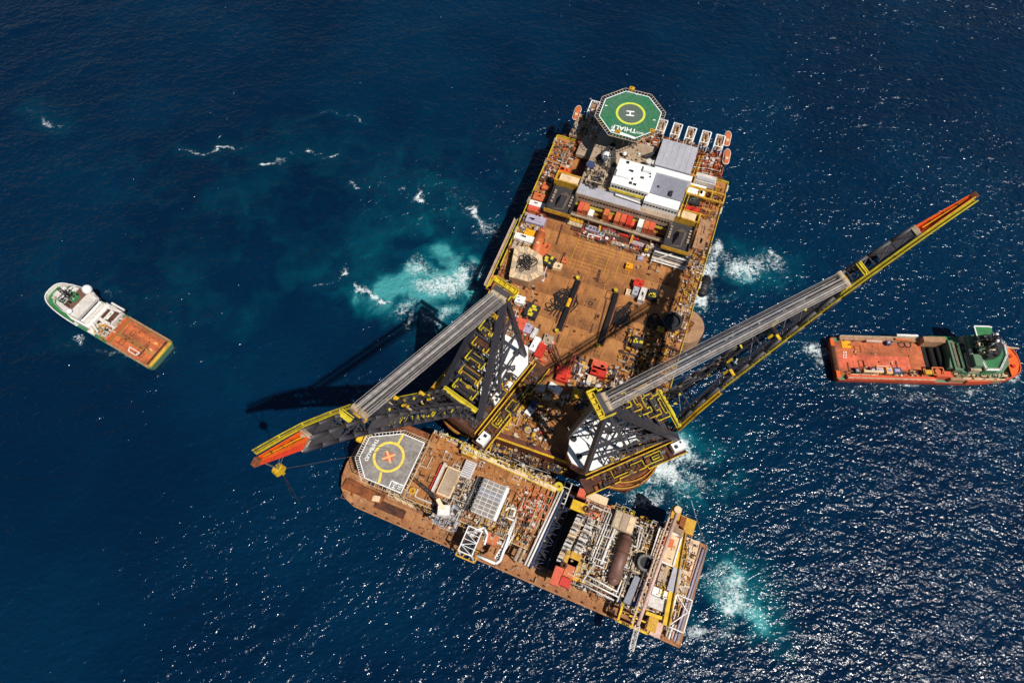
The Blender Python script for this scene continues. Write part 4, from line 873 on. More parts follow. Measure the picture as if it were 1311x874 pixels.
    for q in (.30, .47):
        m = MB()
        for y in (-1, -.3): m.beam(pt(q, y, 1), pt(q, y, 1)+Nn*1.8, .5)
        A = pt(q, -1.1, 1)+Nn*1.4; m.beam(A, A+Vector((0, 6, 0)), 1.0, .4); m.beam(A+Vector((0, 2.6, 0)), A+Vector((0, 2.6, 0))-D*3, .8, .4); m.beam(A+Vector((0, 5, .8)), A+Vector((0, 5, .8))+D*2.4, .6, .6); m.build('sheave_gantry', 'yellow', bm)
        for y in (-.25, .25): MB().tube(pt(q, y, 1)+Nn*1.0+Vector((0, -.9, 0)), pt(q, y, 1)+Nn*1.0+Vector((0, .9, 0)), 1.0, 14).build('guide_sheave', 'dark', bm)
    r2 = random.Random(77+s); m = MB(); m2 = MB()
    for k in range(26):
        q = r2.uniform(.06, .6); y = r2.uniform(-.85, .9); n = r2.choice((.1, .5, 1)); c = pt(q, y, n); (m if k % 3 else m2).box((c.x, c.y, c.z+.4), (r2.uniform(.5, 2.4), r2.uniform(.3, .7), .4), r2.choice((0, R(90), .5)))
    for k in range(17):
        q = r2.uniform(.1, .55); a = pt(q, 1, r2.uniform(.1, .4)); m.beam(a, pt(q+r2.uniform(-.01, .02), 1, r2.uniform(.5, .8)), .35, .3)
    m.build('boom_fittings', 'lime', bm, kind='stuff'); m2.build('boom_fittings', 'beige', bm, kind='stuff')
    QR = .69; at0 = F+D*(BL*QR)+Nn*(Dp(QR)+1.2)
    for y in (-1, 1): MB().tube(at0+Vector((0, y*1.45-1.25, 0)), at0+Vector((0, y*1.45+1.25, 0)), 1.0, 16).build('rope_saddle', 'beige', bm)
    MB().beam(at0+Nn*-1.2+Vector((0, -3.0, 0)), at0+Nn*-1.2+Vector((0, 3.0, 0)), 1.4, 1.0).build('saddle_beam', 'ochre', bm)
    # luffing ropes
    lr = empty('luffing_ropes', 0, 0); lr.parent = t
    r = random.Random(9)
    ys = []
    for b_ in (-1, 1):
        y = -1.95
        while y < 1.95: ys.append((b_, y)); y += r.choice((.18, .2, .22, .36))
    for k, (b_, y) in enumerate(ys):
        ya = b_*1.62+y*.72; yb = b_*1.4+y*.6; up = r.choice((.9, .9, .2, -.6)); c = r.choice(('ropew', 'rope', 'rope', 'rope', 'rope', 'roped')); up2 = up*.8+r.uniform(-.3, .3)
        MB().tube((AH+.9, ya, AZ_+up), at0+Vector((0, yb+r.uniform(-.15, .15), up2)), r.uniform(.08, .13), 5).build('rope', c, lr)
    if s < 0:
        for k in range(2): MB().tube((-5, 4.0+k, 62), pt(.30, k-.5, 1)+Nn*1.6, .09, 5).build('rope', 'steel', lr)
    # boom hoist lines and hook block under the tip
    hb = empty('hook_block', 0, 0); hb.parent = t
    hz = tip_z-26 if s > 0 else tip_z-30; hp = pt(.965, 0, 0)
    hx_, hy_ = (fr.px(357, 601, hz) if s > 0 else (hp.x, hp.y))
    if s > 0:
        MB().tube((hx_, hy_-.9, hz), (hx_, hy_+.9, hz), 1.7, 18).build('block_sheave', 'yellow', hb); MB().beam((hx_, hy_, hz-1.6), (hx_, hy_, hz-4), .9).build('hook', 'ochre', hb)
        for q, y in ((.985, -.6), (.985, .6), (.93, .5), (.93, -.2)): MB().tube(pt(q, y, 0), (hx_, hy_+y*.8, hz+1.2), .1, 5).build('rope', 'rope', hb)
        for dx in (-.5, .5): MB().tube((hx_, hy_, hz-3.5), (hx_+3.2, hy_+4+dx*3, hz-14), .1, 5).build('rope', 'cable', hb)
        u2, v2 = fr.px(500, 575, 30); MB().tube((hx_, hy_, hz), (u2, v2, 30), .09, 5).build('tag_line', 'steel', hb)
    return t
crane(CL, 76.4, 134, 1, 'left heavy lift crane, its boom pointing down to the left over the grey helideck', 12.0)
crane(CR, 94, 133, -1, 'right heavy lift crane with its boom pointing up to the right over open water', 17.5)

# ================================================================== BARGE AND TOPSIDES
BZ = 6.0
def fb(px, py, z=BZ): return BARGE.px(px, py, z)
barge = thing('cargo_barge', 'long rust brown flat barge loaded with dismantled platform topsides', 'barge', BARGE, 0, 0)
bow = [(150, 0), (150, 40), (11, 40), (6.5, 38.4), (3, 34.5), (1, 29), (0, 22), (-.2, 15), (.6, 9.5), (2.6, 5.2), (6.2, 2), (11, .4)]
bh = MB().prism([(x*.985+1, y*.97+.6) for x, y in bow], -3, BZ-.12, bow).build('hull', 'hull', barge)
MB().bpath([(x, y, BZ+.05) for x, y in bow], .6, .5, True).build('gunwale', 'bargedeck', barge)
for i in range(25):
    for j in range(5):
        x0, y0 = 6*i, 8*j
        if i < 2: continue
        k = ('b', 6, 8, (i*7+j*3) % 3)
        if k not in pl:
            me = MB().prism([(-2.95, -3.95), (2.95, -3.95), (2.95, 3.95), (-2.95, 3.95)], -.13, 0).mesh('deck_plate'); me.materials.append(MATS['bargedeck']); pl[k] = me
        o = bpy.data.objects.new('deck_plate', pl[k]); COL.objects.link(o); o.parent = barge; o.location = (x0+3, y0+4, BZ)
MB().prism([(11.95, .5), (11.95, 39.6)]+[(x+.3, y) for x, y in bow if x < 11.5], BZ-.12, BZ).build('bow_deck', 'bargedeck', barge)
for px, py, l, wd in ((454, 623, 8, .7), (456, 617, 7, .7), (453, 629, 7, .7)):
    u, v = fb(px, py); MB().box((u, v, BZ+.3), (l, wd, .6), R(-6)).build('skid_rail', 'rust', barge)
u, v = fb(466, 630); MB().box((u, v, BZ+.9), (18, 4, 1.6), R(-1)).build('ballast_box', 'rust', barge)
u, v = fb(500, 652); MB().box((u, v, BZ+.6), (13, 3.4, 1.0), R(0)).build('hatch', 'rustdark', barge); MB().box((u-7, v+1.5, BZ+1.2), (3.2, 2.4, 2), R(12)).build('hatch_lid', 'cream', barge)
for k in range(26): MB().box((10+5.3*k, .9, BZ+.4), (.8, .5, .8)).build('bollard', 'rustdark', barge)
clutter(barge, 4, 145, 1.5, 6, BZ, 60, 80, ['bargedeck', 'rust', 'plank'], .35, .4, 2, 0)
def finish(t, u, v):
    for c in t.children: c.location.x -= u; c.location.y -= v
# ------------------------------------------------ module with the grey helideck
AU, AV = 45, 22
A = thing('platform_topside', 'brown roofed platform topside with a grey helideck reading THEBAUD at the barge bow', 'platform module', BARGE, AU, AV)
AZR = 17.0
MB().b2(30, 84, 9.5, 38.5, BZ+2.5, AZR-.2).build('deck_box', 'rustdark', A)
for i in range(9):
    for j in range(4): MB().b2(30+6*i+.04, 36+6*i-.04, 9.5+7.25*j+.04, 16.75+7.25*j-.04, AZR-.2, AZR).build('roof_plate', 'deck' if (i+j) % 3 else 'deck_c', A)
MB().b2(12, 30, 12, 38, BZ+2.5, AZR-2).build('quarters', 'rust', A)
m = MB()
for s_ in (14, 28, 44, 58, 72, 82):
    for w_ in (11, 24, 37): m.cyl(s_, w_, BZ, BZ+2.6, .9, 12)
m.build('support_legs', 'dark', A, kind='stuff')
HZ2 = 27.0; hp2 = [fb(x, y, HZ2) for x, y in ((472.8, 558.6), (516, 554.4), (544.6, 566.4), (513.7, 631.8), (466.5, 612.3), (459.2, 585.9))]
h2 = MB().prism(hp2[::-1], HZ2-1.3, HZ2).build('helideck', 'thebgrey', A)
cx2 = sum(p[0] for p in hp2)/6; cy2 = sum(p[1] for p in hp2)/6
ins = lambda k: [(cx2+(x-cx2)*k, cy2+(y-cy2)*k) for x, y in hp2]
MB().bpath([(x, y, HZ2+.02) for x, y in ins(.978)], .36, .06, True).build('edge_line', 'paintw', h2)
ru, rv = fb(497.7, 584.6, HZ2); MB().ring(ru, rv, HZ2+.005, HZ2+.05, 5.3, 6.3, 56).build('touchdown_ring', 'yring', h2)
for a, b in (((509, 569), (516.5, 555.5)), ((488, 604), (485, 619))):
    MB().beam((*fb(*a, HZ2), HZ2+.03), (*fb(*b, HZ2), HZ2+.03), .9, .05).build('guide_line', 'yring', h2)
q = fb(497.7, 584.6, HZ2); MB().box((q[0], q[1], HZ2+.02), (3.2, 3.2, .04), R(30)).build('centre_square', 'xred', h2)
for a in (38, 128): MB().box((q[0], q[1], HZ2+.055+.02*(a > 90)), (5.4, .75, .05), R(a+5)).build('cross_bar', 'xorange', h2)
def wdir(a, b): 
    A_, B_ = fb(*a, HZ2), fb(*b, HZ2); return math.atan2(B_[1]-A_[1], B_[0]-A_[0])
text('platform_name', 'THEBAUD', 2.05, 'paintw', h2, *fb(475.5, 575.5, HZ2), HZ2+.04, wdir((479.5, 564), (467.5, 586)), 1.05)
bx_ = [fb(x, y, HZ2) for x, y in ((501.5, 615), (517.5, 622), (513.3, 631), (497.5, 624.2))]
MB().bpath([(x, y, HZ2+.06) for x, y in bx_], .4, .05, True).build('box_line', 'paintw', h2)
text('box_number', '514', 2.0, 'paintw', h2, *fb(504.5, 621, HZ2), HZ2+.04, wdir((479.5, 564), (467.5, 586)), .8); text('box_number', '51', 2.0, 'paintw', h2, *fb(511, 624, HZ2), HZ2+.04, wdir((479.5, 564), (467.5, 586)), .8)
e1, e2 = ins(1.01), ins(1.13)
for k in range(6):
    m = MB(); a, b, c, d = e1[k], e1[(k+1) % 6], e2[k], e2[(k+1) % 6]
    for t_ in range(11):
        f = t_/10; m.beam((a[0]+(b[0]-a[0])*f, a[1]+(b[1]-a[1])*f, HZ2-.5), (c[0]+(d[0]-c[0])*f, c[1]+(d[1]-c[1])*f, HZ2-.2), .22)
    m.beam((*c, HZ2-.2), (*d, HZ2-.2), .24); m.build('safety_net_frame', 'offwhite' if k in (4, 5, 0) else 'beige', h2)
m = MB()
for x, y in ins(.8): m.tube((x, y, HZ2-1.3), (x, y, AZR-2), .5, 8)
for k in range(6): a, b = ins(.8)[k], ins(.8)[(k+1) % 6]; m.tube((*a, AZR-2), (*b, HZ2-1.5), .3, 6)
m.build('support_frame', 'beige', h2)
u, v = fb(466, 560, HZ2-3); MB().box((u, v, HZ2-3), (4, 5, .5)).rail([(u-2, v-2.5), (u+2, v-2.5), (u+2, v+2.5), (u-2, v+2.5)], HZ2-2.7, .22, closed=True).build('access_platform', 'yellow', h2)
for (a, b) in (((505, 636), (530, 648)), ((518, 640), (528, 645))):
    p, q = fb(*a, 20), fb(*b, 20); m = MB()
    for z in (16, 18.5, 21): m.beam((*p, z), (*q, z), .3)
    for f in (0, .33, .66, 1): m.beam((p[0]+(q[0]-p[0])*f, p[1]+(q[1]-p[1])*f, 12), (p[0]+(q[0]-p[0])*f, p[1]+(q[1]-p[1])*f, 22), .3)
    m.build('side_frame', 'cream', A)
clutter(A, 22, 33, 9.5, 14, 14, 40, 81, ['beige', 'tan', 'cream', 'rustdark'], 4, .6, 2.4, 4)
def abox(px, py, h, lx, ly, c, nm, parent=None, z=AZR, rz=0):
    u, v = fb(px, py, z+h); return MB().box((u, v, z+h/2), (lx, ly, h), R(rz)).build(nm, c, parent or A), u, v
o, u, v = abox(575, 617, 1.8, 6, 12, 'cream', 'roof_hatch'); MB().box((u, v, AZR+1.9), (4.8, 10.6, .3)).build('hatch_lid', 'tan', o)
for k in range(4): MB().box((u, v-4.2+2.8*k, AZR+2.08), (4.8, .12, .06)).build('lid_seam', 'beige', o)
MB().b2(u-5.2, u-4.2, v-6.5, v+6.5, AZR, AZR+2.4).build('duct', 'offwhite', A); MB().b2(u-6.4, u-5.6, v-6, v+6, AZR, AZR+1.2).build('duct', 'red', A)
o, u, v = abox(599.5, 600.5, 2.2, 4.6, 7, 'offwhite', 'louvre_box')
for k in range(7): MB().box((u, v-2.7+.9*k, AZR+2.3), (3.6, .35, .25)).build('louvre', 'grey', o)
o, u, v = abox(581, 600, .8, 9, .8, 'cream', 'pipe_cover', rz=0)
# gridded cooler with separate panels
o, u, v = abox(627.5, 639, 4.0, 10.5, 14, 'offwhite', 'air_cooler')
for i in range(4):
    for j in range(8): MB().box((u-3.9+2.45*i-.7, v-6+1.72*j, AZR+4.05), (2.05, 1.35, .24)).build('panel', 'grey' if 4 <= j <= 5 else 'thebgrey', o)
MB().box((u+4.8, v, AZR+4.1), (1.3, 13.8, .5)).build('header_box', 'cleanwhite', o)
for k in range(4): MB().b2(u-8.4+k*.9, u-7.9+k*.9, v-7, v+7, AZR, AZR+2.2).build('cooler_pipe', 'dark' if k % 2 else 'steel', A)
# pedestal crane
u, v = fb(569, 655, 22); ped = MB().cyl(u, v, AZR, 23, 2.2, 20).build('pedestal_crane', 'offwhite', A); MB().box((u, v, 24), (4.6, 4, 2.6), R(20)).build('crane_house', 'white', ped)
a = fb(560, 638, 26); MB().beam((u, v, 24.5), (*a, 26), 1.6, 1.4).build('crane_boom', 'cream', ped); b = fb(537, 618, 27); MB().truss((*a, 26), (*b, 27), 1.2, 1.2, .2, 7, .12).build('crane_jib', 'dark', ped)
clutter(A, u-5, u+6, v-5, v+4, AZR, 50, 82, ['offwhite', 'grey', 'ltgrey', 'beige', 'dark'], 2.6, .5, 2.2, 6)
u, v = fb(590, 634, AZR+1); clutter(A, u-4, u+4, v-8, v+8, AZR, 90, 83, ['offwhite', 'beige', 'tan', 'steel', 'dark', 'rust'], 1.8, .4, 1.6, 8)
u, v = fb(645, 660, AZR+1); clutter(A, u-10, u+4, v-12, v+3, AZR, 90, 84, ['beige', 'offwhite', 'rust', 'ochre', 'dark', 'tan'], 2.2, .4, 2.0, 10)
for px, py, r in ((528, 628, 1.4), (625, 668, 1.3), (640, 676, .9)): u, v = fb(px, py, AZR+1); MB().ring(u, v, AZR, AZR+1.2, r*.5, r, 18).build('flange', 'ochre', A)
o, u, v = abox(630, 690, 1.8, 4.5, 4, 'corange', 'tank_top')
# white braced frame over the barge edge with yellow under-platform
u, v = fb(602, 692, 20); fr_ = MB().bpath([(u-2.8, v-5, 20), (u+2.8, v-5, 20), (u+2.8, v+5, 20), (u-2.8, v+5, 20)], .4, .4, True)
for k in range(5): fr_.beam((u-2.8, v-5+2.5*k, 20), (u+2.8, v-5+2.5*k, 20), .24)
for k in range(4): fr_.beam((u-2.8, v-5+2.5*k, 20), (u+2.8, v-2.5+2.5*k, 20), .22) if k % 2 else fr_.beam((u+2.8, v-5+2.5*k, 20), (u-2.8, v-2.5+2.5*k, 20), .22)
for i_ in (-2.8, 2.8):
    for j_ in (-5, 5): fr_.beam((u+i_, v+j_, BZ), (u+i_, v+j_, 20), .5)
fr_.build('flare_frame', 'cleanwhite', A); MB().b2(u-2.4, u+2.4, v-4.6, v+4.6, 17, 17.3).build('frame_floor', 'dark', A)
u, v = fb(598, 709, 13); m = MB().bpath([(u-4, v-2, 13), (u+4, v-2, 13), (u+4, v+2.4, 13), (u-4, v+2.4, 13)], .5, .5, True)
for k in range(4): m.beam((u-4+2.6*k, v-2, 13), (u-2.6+2.6*k, v+2.4, 13), .35)
m.build('boat_landing', 'ochre', A)
# fat white pipe loops
def wpath(pts, z, r, c, nm, parent): MB().path([(*fb(x, y, z), z) for x, y in pts], r, 8).build(nm, c, parent, True)
wpath([(611, 711), (634, 721), (640, 718), (660, 664)], 18.6, .55, 'cleanwhite', 'flow_pipe', A); wpath([(607, 679), (620, 675), (624, 684), (620, 697)], 19, .45, 'cleanwhite', 'flow_pipe', A)
wpath([(647, 653), (652, 649), (660, 652), (657, 661)], 19, .45, 'white', 'flow_pipe', A); wpath([(646, 661), (658, 666), (650, 684)], 18.6, .4, 'white', 'flow_pipe', A)
p, q = fb(656, 682, 18), fb(636, 716, 18); o = MB().beam((*p, 17.8), (*q, 17.8), 2.2, .5).build('vent_strip', 'cleanwhite', A)
for k in range(9): f = (k+.5)/9; MB().ring(p[0]+(q[0]-p[0])*f, p[1]+(q[1]-p[1])*f, 18.05, 18.2, .2, .6, 12).build('vent_hole', 'dark', o)
# yellow catwalk along the far side
p, q = fb(590, 571, 21), fb(712, 627, 21); o = MB().beam((*p, 20.5), (*q, 20.5), 2.0, .4).build('side_catwalk', 'cream', A)
MB().rail([(p[0], p[1]+1, 20.7), (q[0], q[1]+1, 20.7)], 0, .14).rail([(p[0], p[1]-1, 20.7), (q[0], q[1]-1, 20.7)], 0, .14).build('handrail', 'lime', o); clutter(o, p[0], q[0], p[1]-.6, p[1]+.6, 20.7, 40, 86, ['ochre', 'beige', 'rustdark', 'offwhite'], 1.0, .4, 1.2, 0)
o, u, v = abox(600, 577, 3, 5, 4, 'ochre', 'winch_house'); o, u, v = abox(606, 582, 2.6, 3.4, 2.6, 'cream', 'winch_house')
u, v = fb(692, 642, 18); m = MB()
for k in range(5): m.beam((u-4, v-6+3*k, 18), (u+4, v-6+3*k, 18), .4)
for i_ in (-4, -1.3, 1.3, 4): m.beam((u+i_, v-6, 18), (u+i_, v+6, 18), .4)
m.build('pipe_support', 'corange', A)
u, v = fb(675, 645, AZR+1); clutter(A, u-4, u+6, v-8, v+6, AZR, 60, 87, ['beige', 'corange', 'offwhite', 'rust'], 2.2, .4, 2.0, 8)
# long pipe bundle on the module's end
for k, (dx, c, r) in enumerate(((0, 'tan', .8), (1.8, 'beige', .6), (4.2, 'offwhite', .42), (5.4, 'white', .42), (6.6, 'bluegrey', .42))):
    p, q = fb(711, 622, 15), fb(665, 720, 15); MB().tube((p[0]+dx-2, p[1], 15), (q[0]+dx-2, q[1], 15), r, 8).build('riser_pipe', c, A, True)
for f in (.02, .35, .65, .98): u = p[0]+(q[0]-p[0])*f; v = p[1]+(q[1]-p[1])*f; MB().b2(u-3, u+5.5, v-.3, v+.3, 13.4, 14.2).beam((u-2, v, BZ), (u-2, v, 13.5), .5).beam((u+4.5, v, BZ), (u+4.5, v, 13.5), .5).build('rack_beam', 'tan', A)
u, v = fb(715, 623, 16); MB().ring(u, v, 15, 17, .6, 1.8, 18).build('flange', 'lime', A)
clutter(A, 31, 83, 10, 38, AZR, 130, 88, ['rust', 'tan', 'rustdark', 'beige', 'offwhite'], 1.0, .3, 1.4, 6)
clutter(A, 56, 84, 10, 24, AZR, 120, 89, ['beige', 'offwhite', 'ochre', 'tan', 'rust', 'dark'], 2.2, .3, 1.6, 16)
clutter(A, 24, 70, 8.6, 11, 13, 110, 98, ['cream', 'beige', 'tan', 'rustdark', 'ochre', 'dark'], 4.4, .4, 2.0, 10)
clutter(A, 30, 84, 37.6, 40, 15, 80, 99, ['ochre', 'beige', 'rustdark', 'lime', 'offwhite'], 3.0, .4, 1.8, 6)
MB().rail([(24, 8.4), (58, 8.4)], 14, .16).rail([(30, 9.6), (84, 9.6)], AZR, .14).build('edge_rail', 'cream', A)
finish(A, AU, AV)
e_gap = fb(728, 700, 16)[0]-.3
# ------------------------------------------------ bridge truss lying in the gap
p, q = fb(725, 630, 8), fb(688, 727, 8); t = thing('bridge_truss', 'dark blue lattice bridge lying in the gap between the two topsides', 'bridge', BARGE, (p[0]+q[0])/2, (p[1]+q[1])/2, BZ, math.atan2(q[1]-p[1], q[0]-p[0])); l = math.hypot(q[0]-p[0], q[1]-p[1])/2
TW = 3.4
for y in (-TW, TW):
    for z in (.6, 3.4): MB().tube((-l, y, z), (l, y, z), .34, 8).build('chord', 'trussblue', t)
n = 9
for k in range(5): MB().b2(85.4, e_gap, 7.6+6.2*k, 13.6+6.2*k, BZ, BZ+.25).build('gap_shade_mat', 'black', barge)  # black sheets laid on the deck to imitate shade between the modules
for k in range(n):
    x0, x1 = -l+2*l*k/n, -l+2*l*(k+1)/n; m = MB()
    for z in (.6, 3.4): m.tube((x0, -TW, z), (x1, TW, z), .18, 6) if k % 2 else m.tube((x0, TW, z), (x1, -TW, z), .18, 6); m.tube((x1, -TW, z), (x1, TW, z), .16, 6)
    for y in (-TW, TW): m.tube((x0, y, .6), (x1, y, 3.4), .18, 6); m.tube((x1, y, .6), (x1, y, 3.4), .16, 6)
    m.build('lattice_panel', 'trussblue', t)
# ------------------------------------------------ process module on the stern
BU, BV = 115, 21
B = thing('process_module', 'crowded process topside with a fat brown vessel and white pipework on the barge stern', 'platform module', BARGE, BU, BV)
RZ = 16.0
e0 = fb(728, 700, RZ)[0]
MB().b2(e0, 146, 6.5, 38, BZ+1.5, RZ-3).build('deck_box', 'dark', B)
for i in range(7):
    for j in range(4): x0 = e0+i*(146-e0)/7; x1 = e0+(i+1)*(146-e0)/7; MB().b2(x0+.05, x1-.05, 6.5+7.9*j+.05, 14.4+7.9*j-.05, RZ-3, RZ-2.8).build('floor_plate', ('rustdark', 'tan', 'rust')[(i+j) % 3], B)
for y0_, y1_, c in ((30.5, 38, 'corange'), (6, 13.5, 'ochre')): MB().b2(e0+.2, e0+10.5, y0_, y1_, RZ-1, RZ).build('corner_deck', c, B)
def bb(px, py, z, lx, ly, h, c, nm, rz=0, parent=None):
    u, v = fb(px, py, z); return MB().box((u, v, z-h/2), (lx, ly, h), R(rz)).build(nm, c, parent or B), u, v
bb(746, 631, 18.5, 3.6, 3.4, 2.5, 'cred', 'valve_cabinet'); bb(764, 637, 18.5, 9, 3.2, 2.5, 'cream', 'switch_room'); bb(741, 648, 17, 6, 4, 1, 'yellow', 'landing_mat'); bb(763, 650, 17, 5, 3, 1, 'rustdark', 'pump_base')
bb(731, 727, 17, 4, 7, 1.2, 'corange', 'landing_mat'); bb(713, 737, 18, 3.4, 7, 2, 'cred', 'valve_cabinet'); bb(724, 745, 18.5, 4, 3.4, 2.5, 'red', 'valve_cabinet'); bb(733, 715, 17, 6, 5, 1, 'ochre', 'landing_mat')
for px, py in ((751, 651), (722, 723)): u, v = fb(px, py, 18); MB().ring(u, v, RZ, RZ+1.6, .6, 1.3, 16).build('flange', 'rustdark', B)
# two files of pump skids
for j in range(11):
    for i, (x0, y0_) in enumerate(((743, 662), (757, 666))):
        u, v = fb(x0-2.45*j, y0_+5.4*j, RZ+1); o = MB().box((u, v, RZ-.6), (3.1, 1.7, 2.4)).build('pump_skid', rnd.choice(['beige', 'tan', 'offwhite', 'cream']), B); MB().box((u+rnd.uniform(-.5, .5), v, RZ+.75), (1.6, .8, .4)).tube((u-1.4, v, RZ+.8), (u+1.4, v, RZ+.8), .22, 6).build('pump_motor', rnd.choice(['steel', 'dark', 'offwhite', 'tan']), o)
def piperun(pts, z, r, c): MB().path([(*fb(x, y, z), z) for x, y in pts], r, 8).build('pipe', c, B, True)
for k in range(7):
    x0 = 777+k*3.1; piperun([(x0, 655+k*1.2), (x0-24, 716+k*1.2)], 16.5+(k % 3)*.9, .22+.08*(k % 2), rnd.choice(['white', 'offwhite', 'beige', 'offwhite']))
for k in range(9): y_ = 662+k*7.2; x_ = 776-k*2.7; piperun([(x_, y_), (x_+19, y_+7)], 17.2+(k % 2), .24, rnd.choice(['white', 'beige', 'offwhite']))
for p_ in ([(795, 665), (820, 674), (815, 700), (808, 697)], [(792, 665), (770, 722)], [(824, 676), (818, 700), (812, 705)], [(750, 735), (790, 757), (796, 742)], [(746, 741), (792, 764)], [(743, 746), (786, 768)], [(760, 722), (745, 745)], [(842, 690), (832, 716)], [(845, 691), (834, 720)], [(800, 742), (790, 770)]): piperun(p_, 18, .3, rnd.choice(['white', 'offwhite', 'cleanwhite']))
clutter(B, *sorted((fb(745, 720, RZ)[0], fb(800, 700, RZ)[0])), 8, 36, RZ-2.8, 190, 90, ['offwhite', 'beige', 'tan', 'cream', 'dark', 'steel', 'rust'], 3.2, .4, 2.0, 34)
clutter(B, e0+1, e0+11, 8, 34, RZ-2.8, 70, 91, ['beige', 'tan', 'dark', 'offwhite'], 2.4, .4, 2.0, 6)
clutter(B, *sorted((fb(808, 700, RZ)[0], fb(842, 740, RZ)[0])), 7, 37, RZ-2.8, 150, 92, ['offwhite', 'beige', 'tan', 'cream', 'dark', 'rustdark', 'ochre'], 3.0, .4, 2.2, 20)
clutter(B, 128, 143, 6, 20, RZ-2.8, 130, 93, ['offwhite', 'tan', 'ochre', 'rust', 'pinkpipe', 'dark', 'steel'], 3.0, .4, 2.4, 18)
clutter(B, e0, 144, 5, 7.5, BZ+3, 60, 94, ['offwhite', 'beige', 'dark'], 3.0, .5, 2.0, 12)
clutter(B, e0+10, 140, 37, 39.5, BZ+4, 60, 95, ['ochre', 'beige', 'rustdark', 'lime'], 3.0, .5, 2.0, 6)
# the fat brown vessel
p, q = fb(802, 689, 19), fb(786, 741, 19); o = MB().tube((*p, 17.6), (*q, 17.6), 2.45, 28).build('pressure_vessel', 'maroon', B, True)
for e, f in ((p, -1), (q, 1)): MB().dome(e[0], e[1], 17.6, 2.3, 16, 6, True).build('vessel_head', 'maroon', o, True)
for f in (.33, .36): MB().tube((p[0]+(q[0]-p[0])*f, p[1]+(q[1]-p[1])*f, 17.6), (p[0]+(q[0]-p[0])*(f+.012), p[1]+(q[1]-p[1])*(f+.012), 17.6), 2.55, 28).build('vessel_seam', 'rustdark', o)
o, u, v = bb(799, 668, 19.5, 8.5, 7, 3, 'tan', 'filter_house')
for k in range(3): MB().box((u-2.8+2.8*k, v, 19.6), (2.3, 6, .3)).build('filter_panel', ('beige', 'tan', 'cream')[k], o)
u, v = fb(826, 721, 18); o = MB().ring(u, v, RZ-3, 20, 2.3, 3.2, 32).build('exhaust_stack', 'steel', B); MB().cyl(u, v, RZ-3, RZ+2, 2.3, 32).build('stack_throat', 'black', o); MB().bpath([(u-4, v-4, 17), (u+4, v-4, 17), (u+4, v+4, 17), (u-4, v+4, 17)], .7, .5, True).build('stack_frame', 'beige', o)
p, q = fb(817, 738, 18), fb(802, 772, 18); MB().beam((*p, 17), (*q, 17), 2.6, 2.2).build('duct', 'grey', B); MB().beam((p[0]-2.6, p[1], 15.5), (q[0]-2.6, q[1], 15.5), 2, 2).build('duct', 'dark', B); MB().beam((p[0]+2.6, p[1], 15.5), (q[0]+2.6, q[1], 15.5), 2, 2).build('duct', 'bluegrey', B)
# long pink flare boom across the module
p, q = fb(868, 655, 23), fb(817, 800, 23); z1, z2 = 22, 22; o = MB().tube((*p, z1), (*q, z2), .7, 12).build('flare_boom', 'pinkpipe', B, True)
MB().tube((p[0]-2.2, p[1], z1-1), (q[0]-2.2, q[1], z1-1), .4, 8).build('boom_pipe', 'pinkpipe', o); r_ = fb(808, 832, 21)
MB().truss((*q, 21.6), (*r_, 21), 1.6, 1.6, .25, 6, .16).build('boom_tip', 'offwhite', o)
for k in range(24): f = (k+.5)/24; MB().box((p[0]+(q[0]-p[0])*f-1.2, p[1]+(q[1]-p[1])*f, 21.6), (2.2, .25, .3)).build('rung', 'beige', o)
u, v = fb(866, 655, 18); o, u, v = bb(866, 656, 22, 3.4, 5, 6, 'ochre', 'boom_pedestal'); MB().cyl(u, v+1, 22, 23.4, 1.4, 16).build('pedestal_cap', 'cream', o)
# cream tank, decks and yellow walkways at the stern end
o, u, v = bb(853, 700, 19, 9, 12, 4, 'cream', 'open_tank'); MB().bpath([(u-4.4, v-5.9, 19.2), (u+4.4, v-5.9, 19.2), (u+4.4, v+5.9, 19.2), (u-4.4, v+5.9, 19.2)], .6, .6, True).build('tank_rim', 'white', o); MB().box((u-.3, v+2, 19.1), (5, 3.4, .25)).build('tank_stain', 'corange', o)
u, v = fb(864, 676, 19); MB().box((u, v, 18.4), (7, 4, 1.8), R(-20)).build('hose_tray', 'plank', B)
for k in range(4): MB().path([(u-3+.2*k, v+1.4-.5*k, 19.5), (u, v+.6-.5*k, 19.6), (u+3.4, v-1.6-.4*k, 19.5)], .16, 6).build('hose', 'tan', B)
p, q = fb(875, 680, 20), fb(853, 800, 20); o = MB().beam((*p, 18.6), (*q, 18.6), 2.2, .5).build('stern_walkway', 'yellow', B); clutter(o, q[0]-.6, p[0]-3, q[1]+8, p[1]-2, 17, 40, 97, ['ochre', 'yellow', 'dark'], 2.4, .4, 1.4, 2); MB().rail([(p[0]+1.2, p[1], 18.9), (q[0]+1.2, q[1], 18.9)], 0, .2).build('handrail', 'ochre', o)
bb(879, 672, 18.5, 6.5, 6, 2, 'ochre', 'stern_deck'); bb(874, 669, 19.3, 2, 5, .8, 'rust', 'deck_hatch')
o, u, v = bb(881, 712, 14, 5.5, 14, 2, 'cream', 'stern_tank'); MB().box((u, v, 14.1), (5.2, .2, .2)).build('tank_seam', 'tan', o); 
bb(864, 742, 19, 3.6, 9, 4, 'ltgrey', 'generator_house'); bb(849, 736, 18, 3, 8, 3, 'tan', 'pump_house'); bb(841, 757, 18.5, 3.2, 3, 3, 'cleanwhite', 'tool_cabinet'); bb(857, 763, 18.5, 4.4, 2.6, 3, 'cleanwhite', 'tool_cabinet'); o, u, v = bb(845, 770, 17.5, 8, 6, 3, 'offwhite', 'compressor')
p, q = fb(827, 784, 18), fb(860, 795, 18); MB().beam((*p, 17.5), (*q, 17.5), 1.2, 1).build('cross_beam', 'yellow', B)
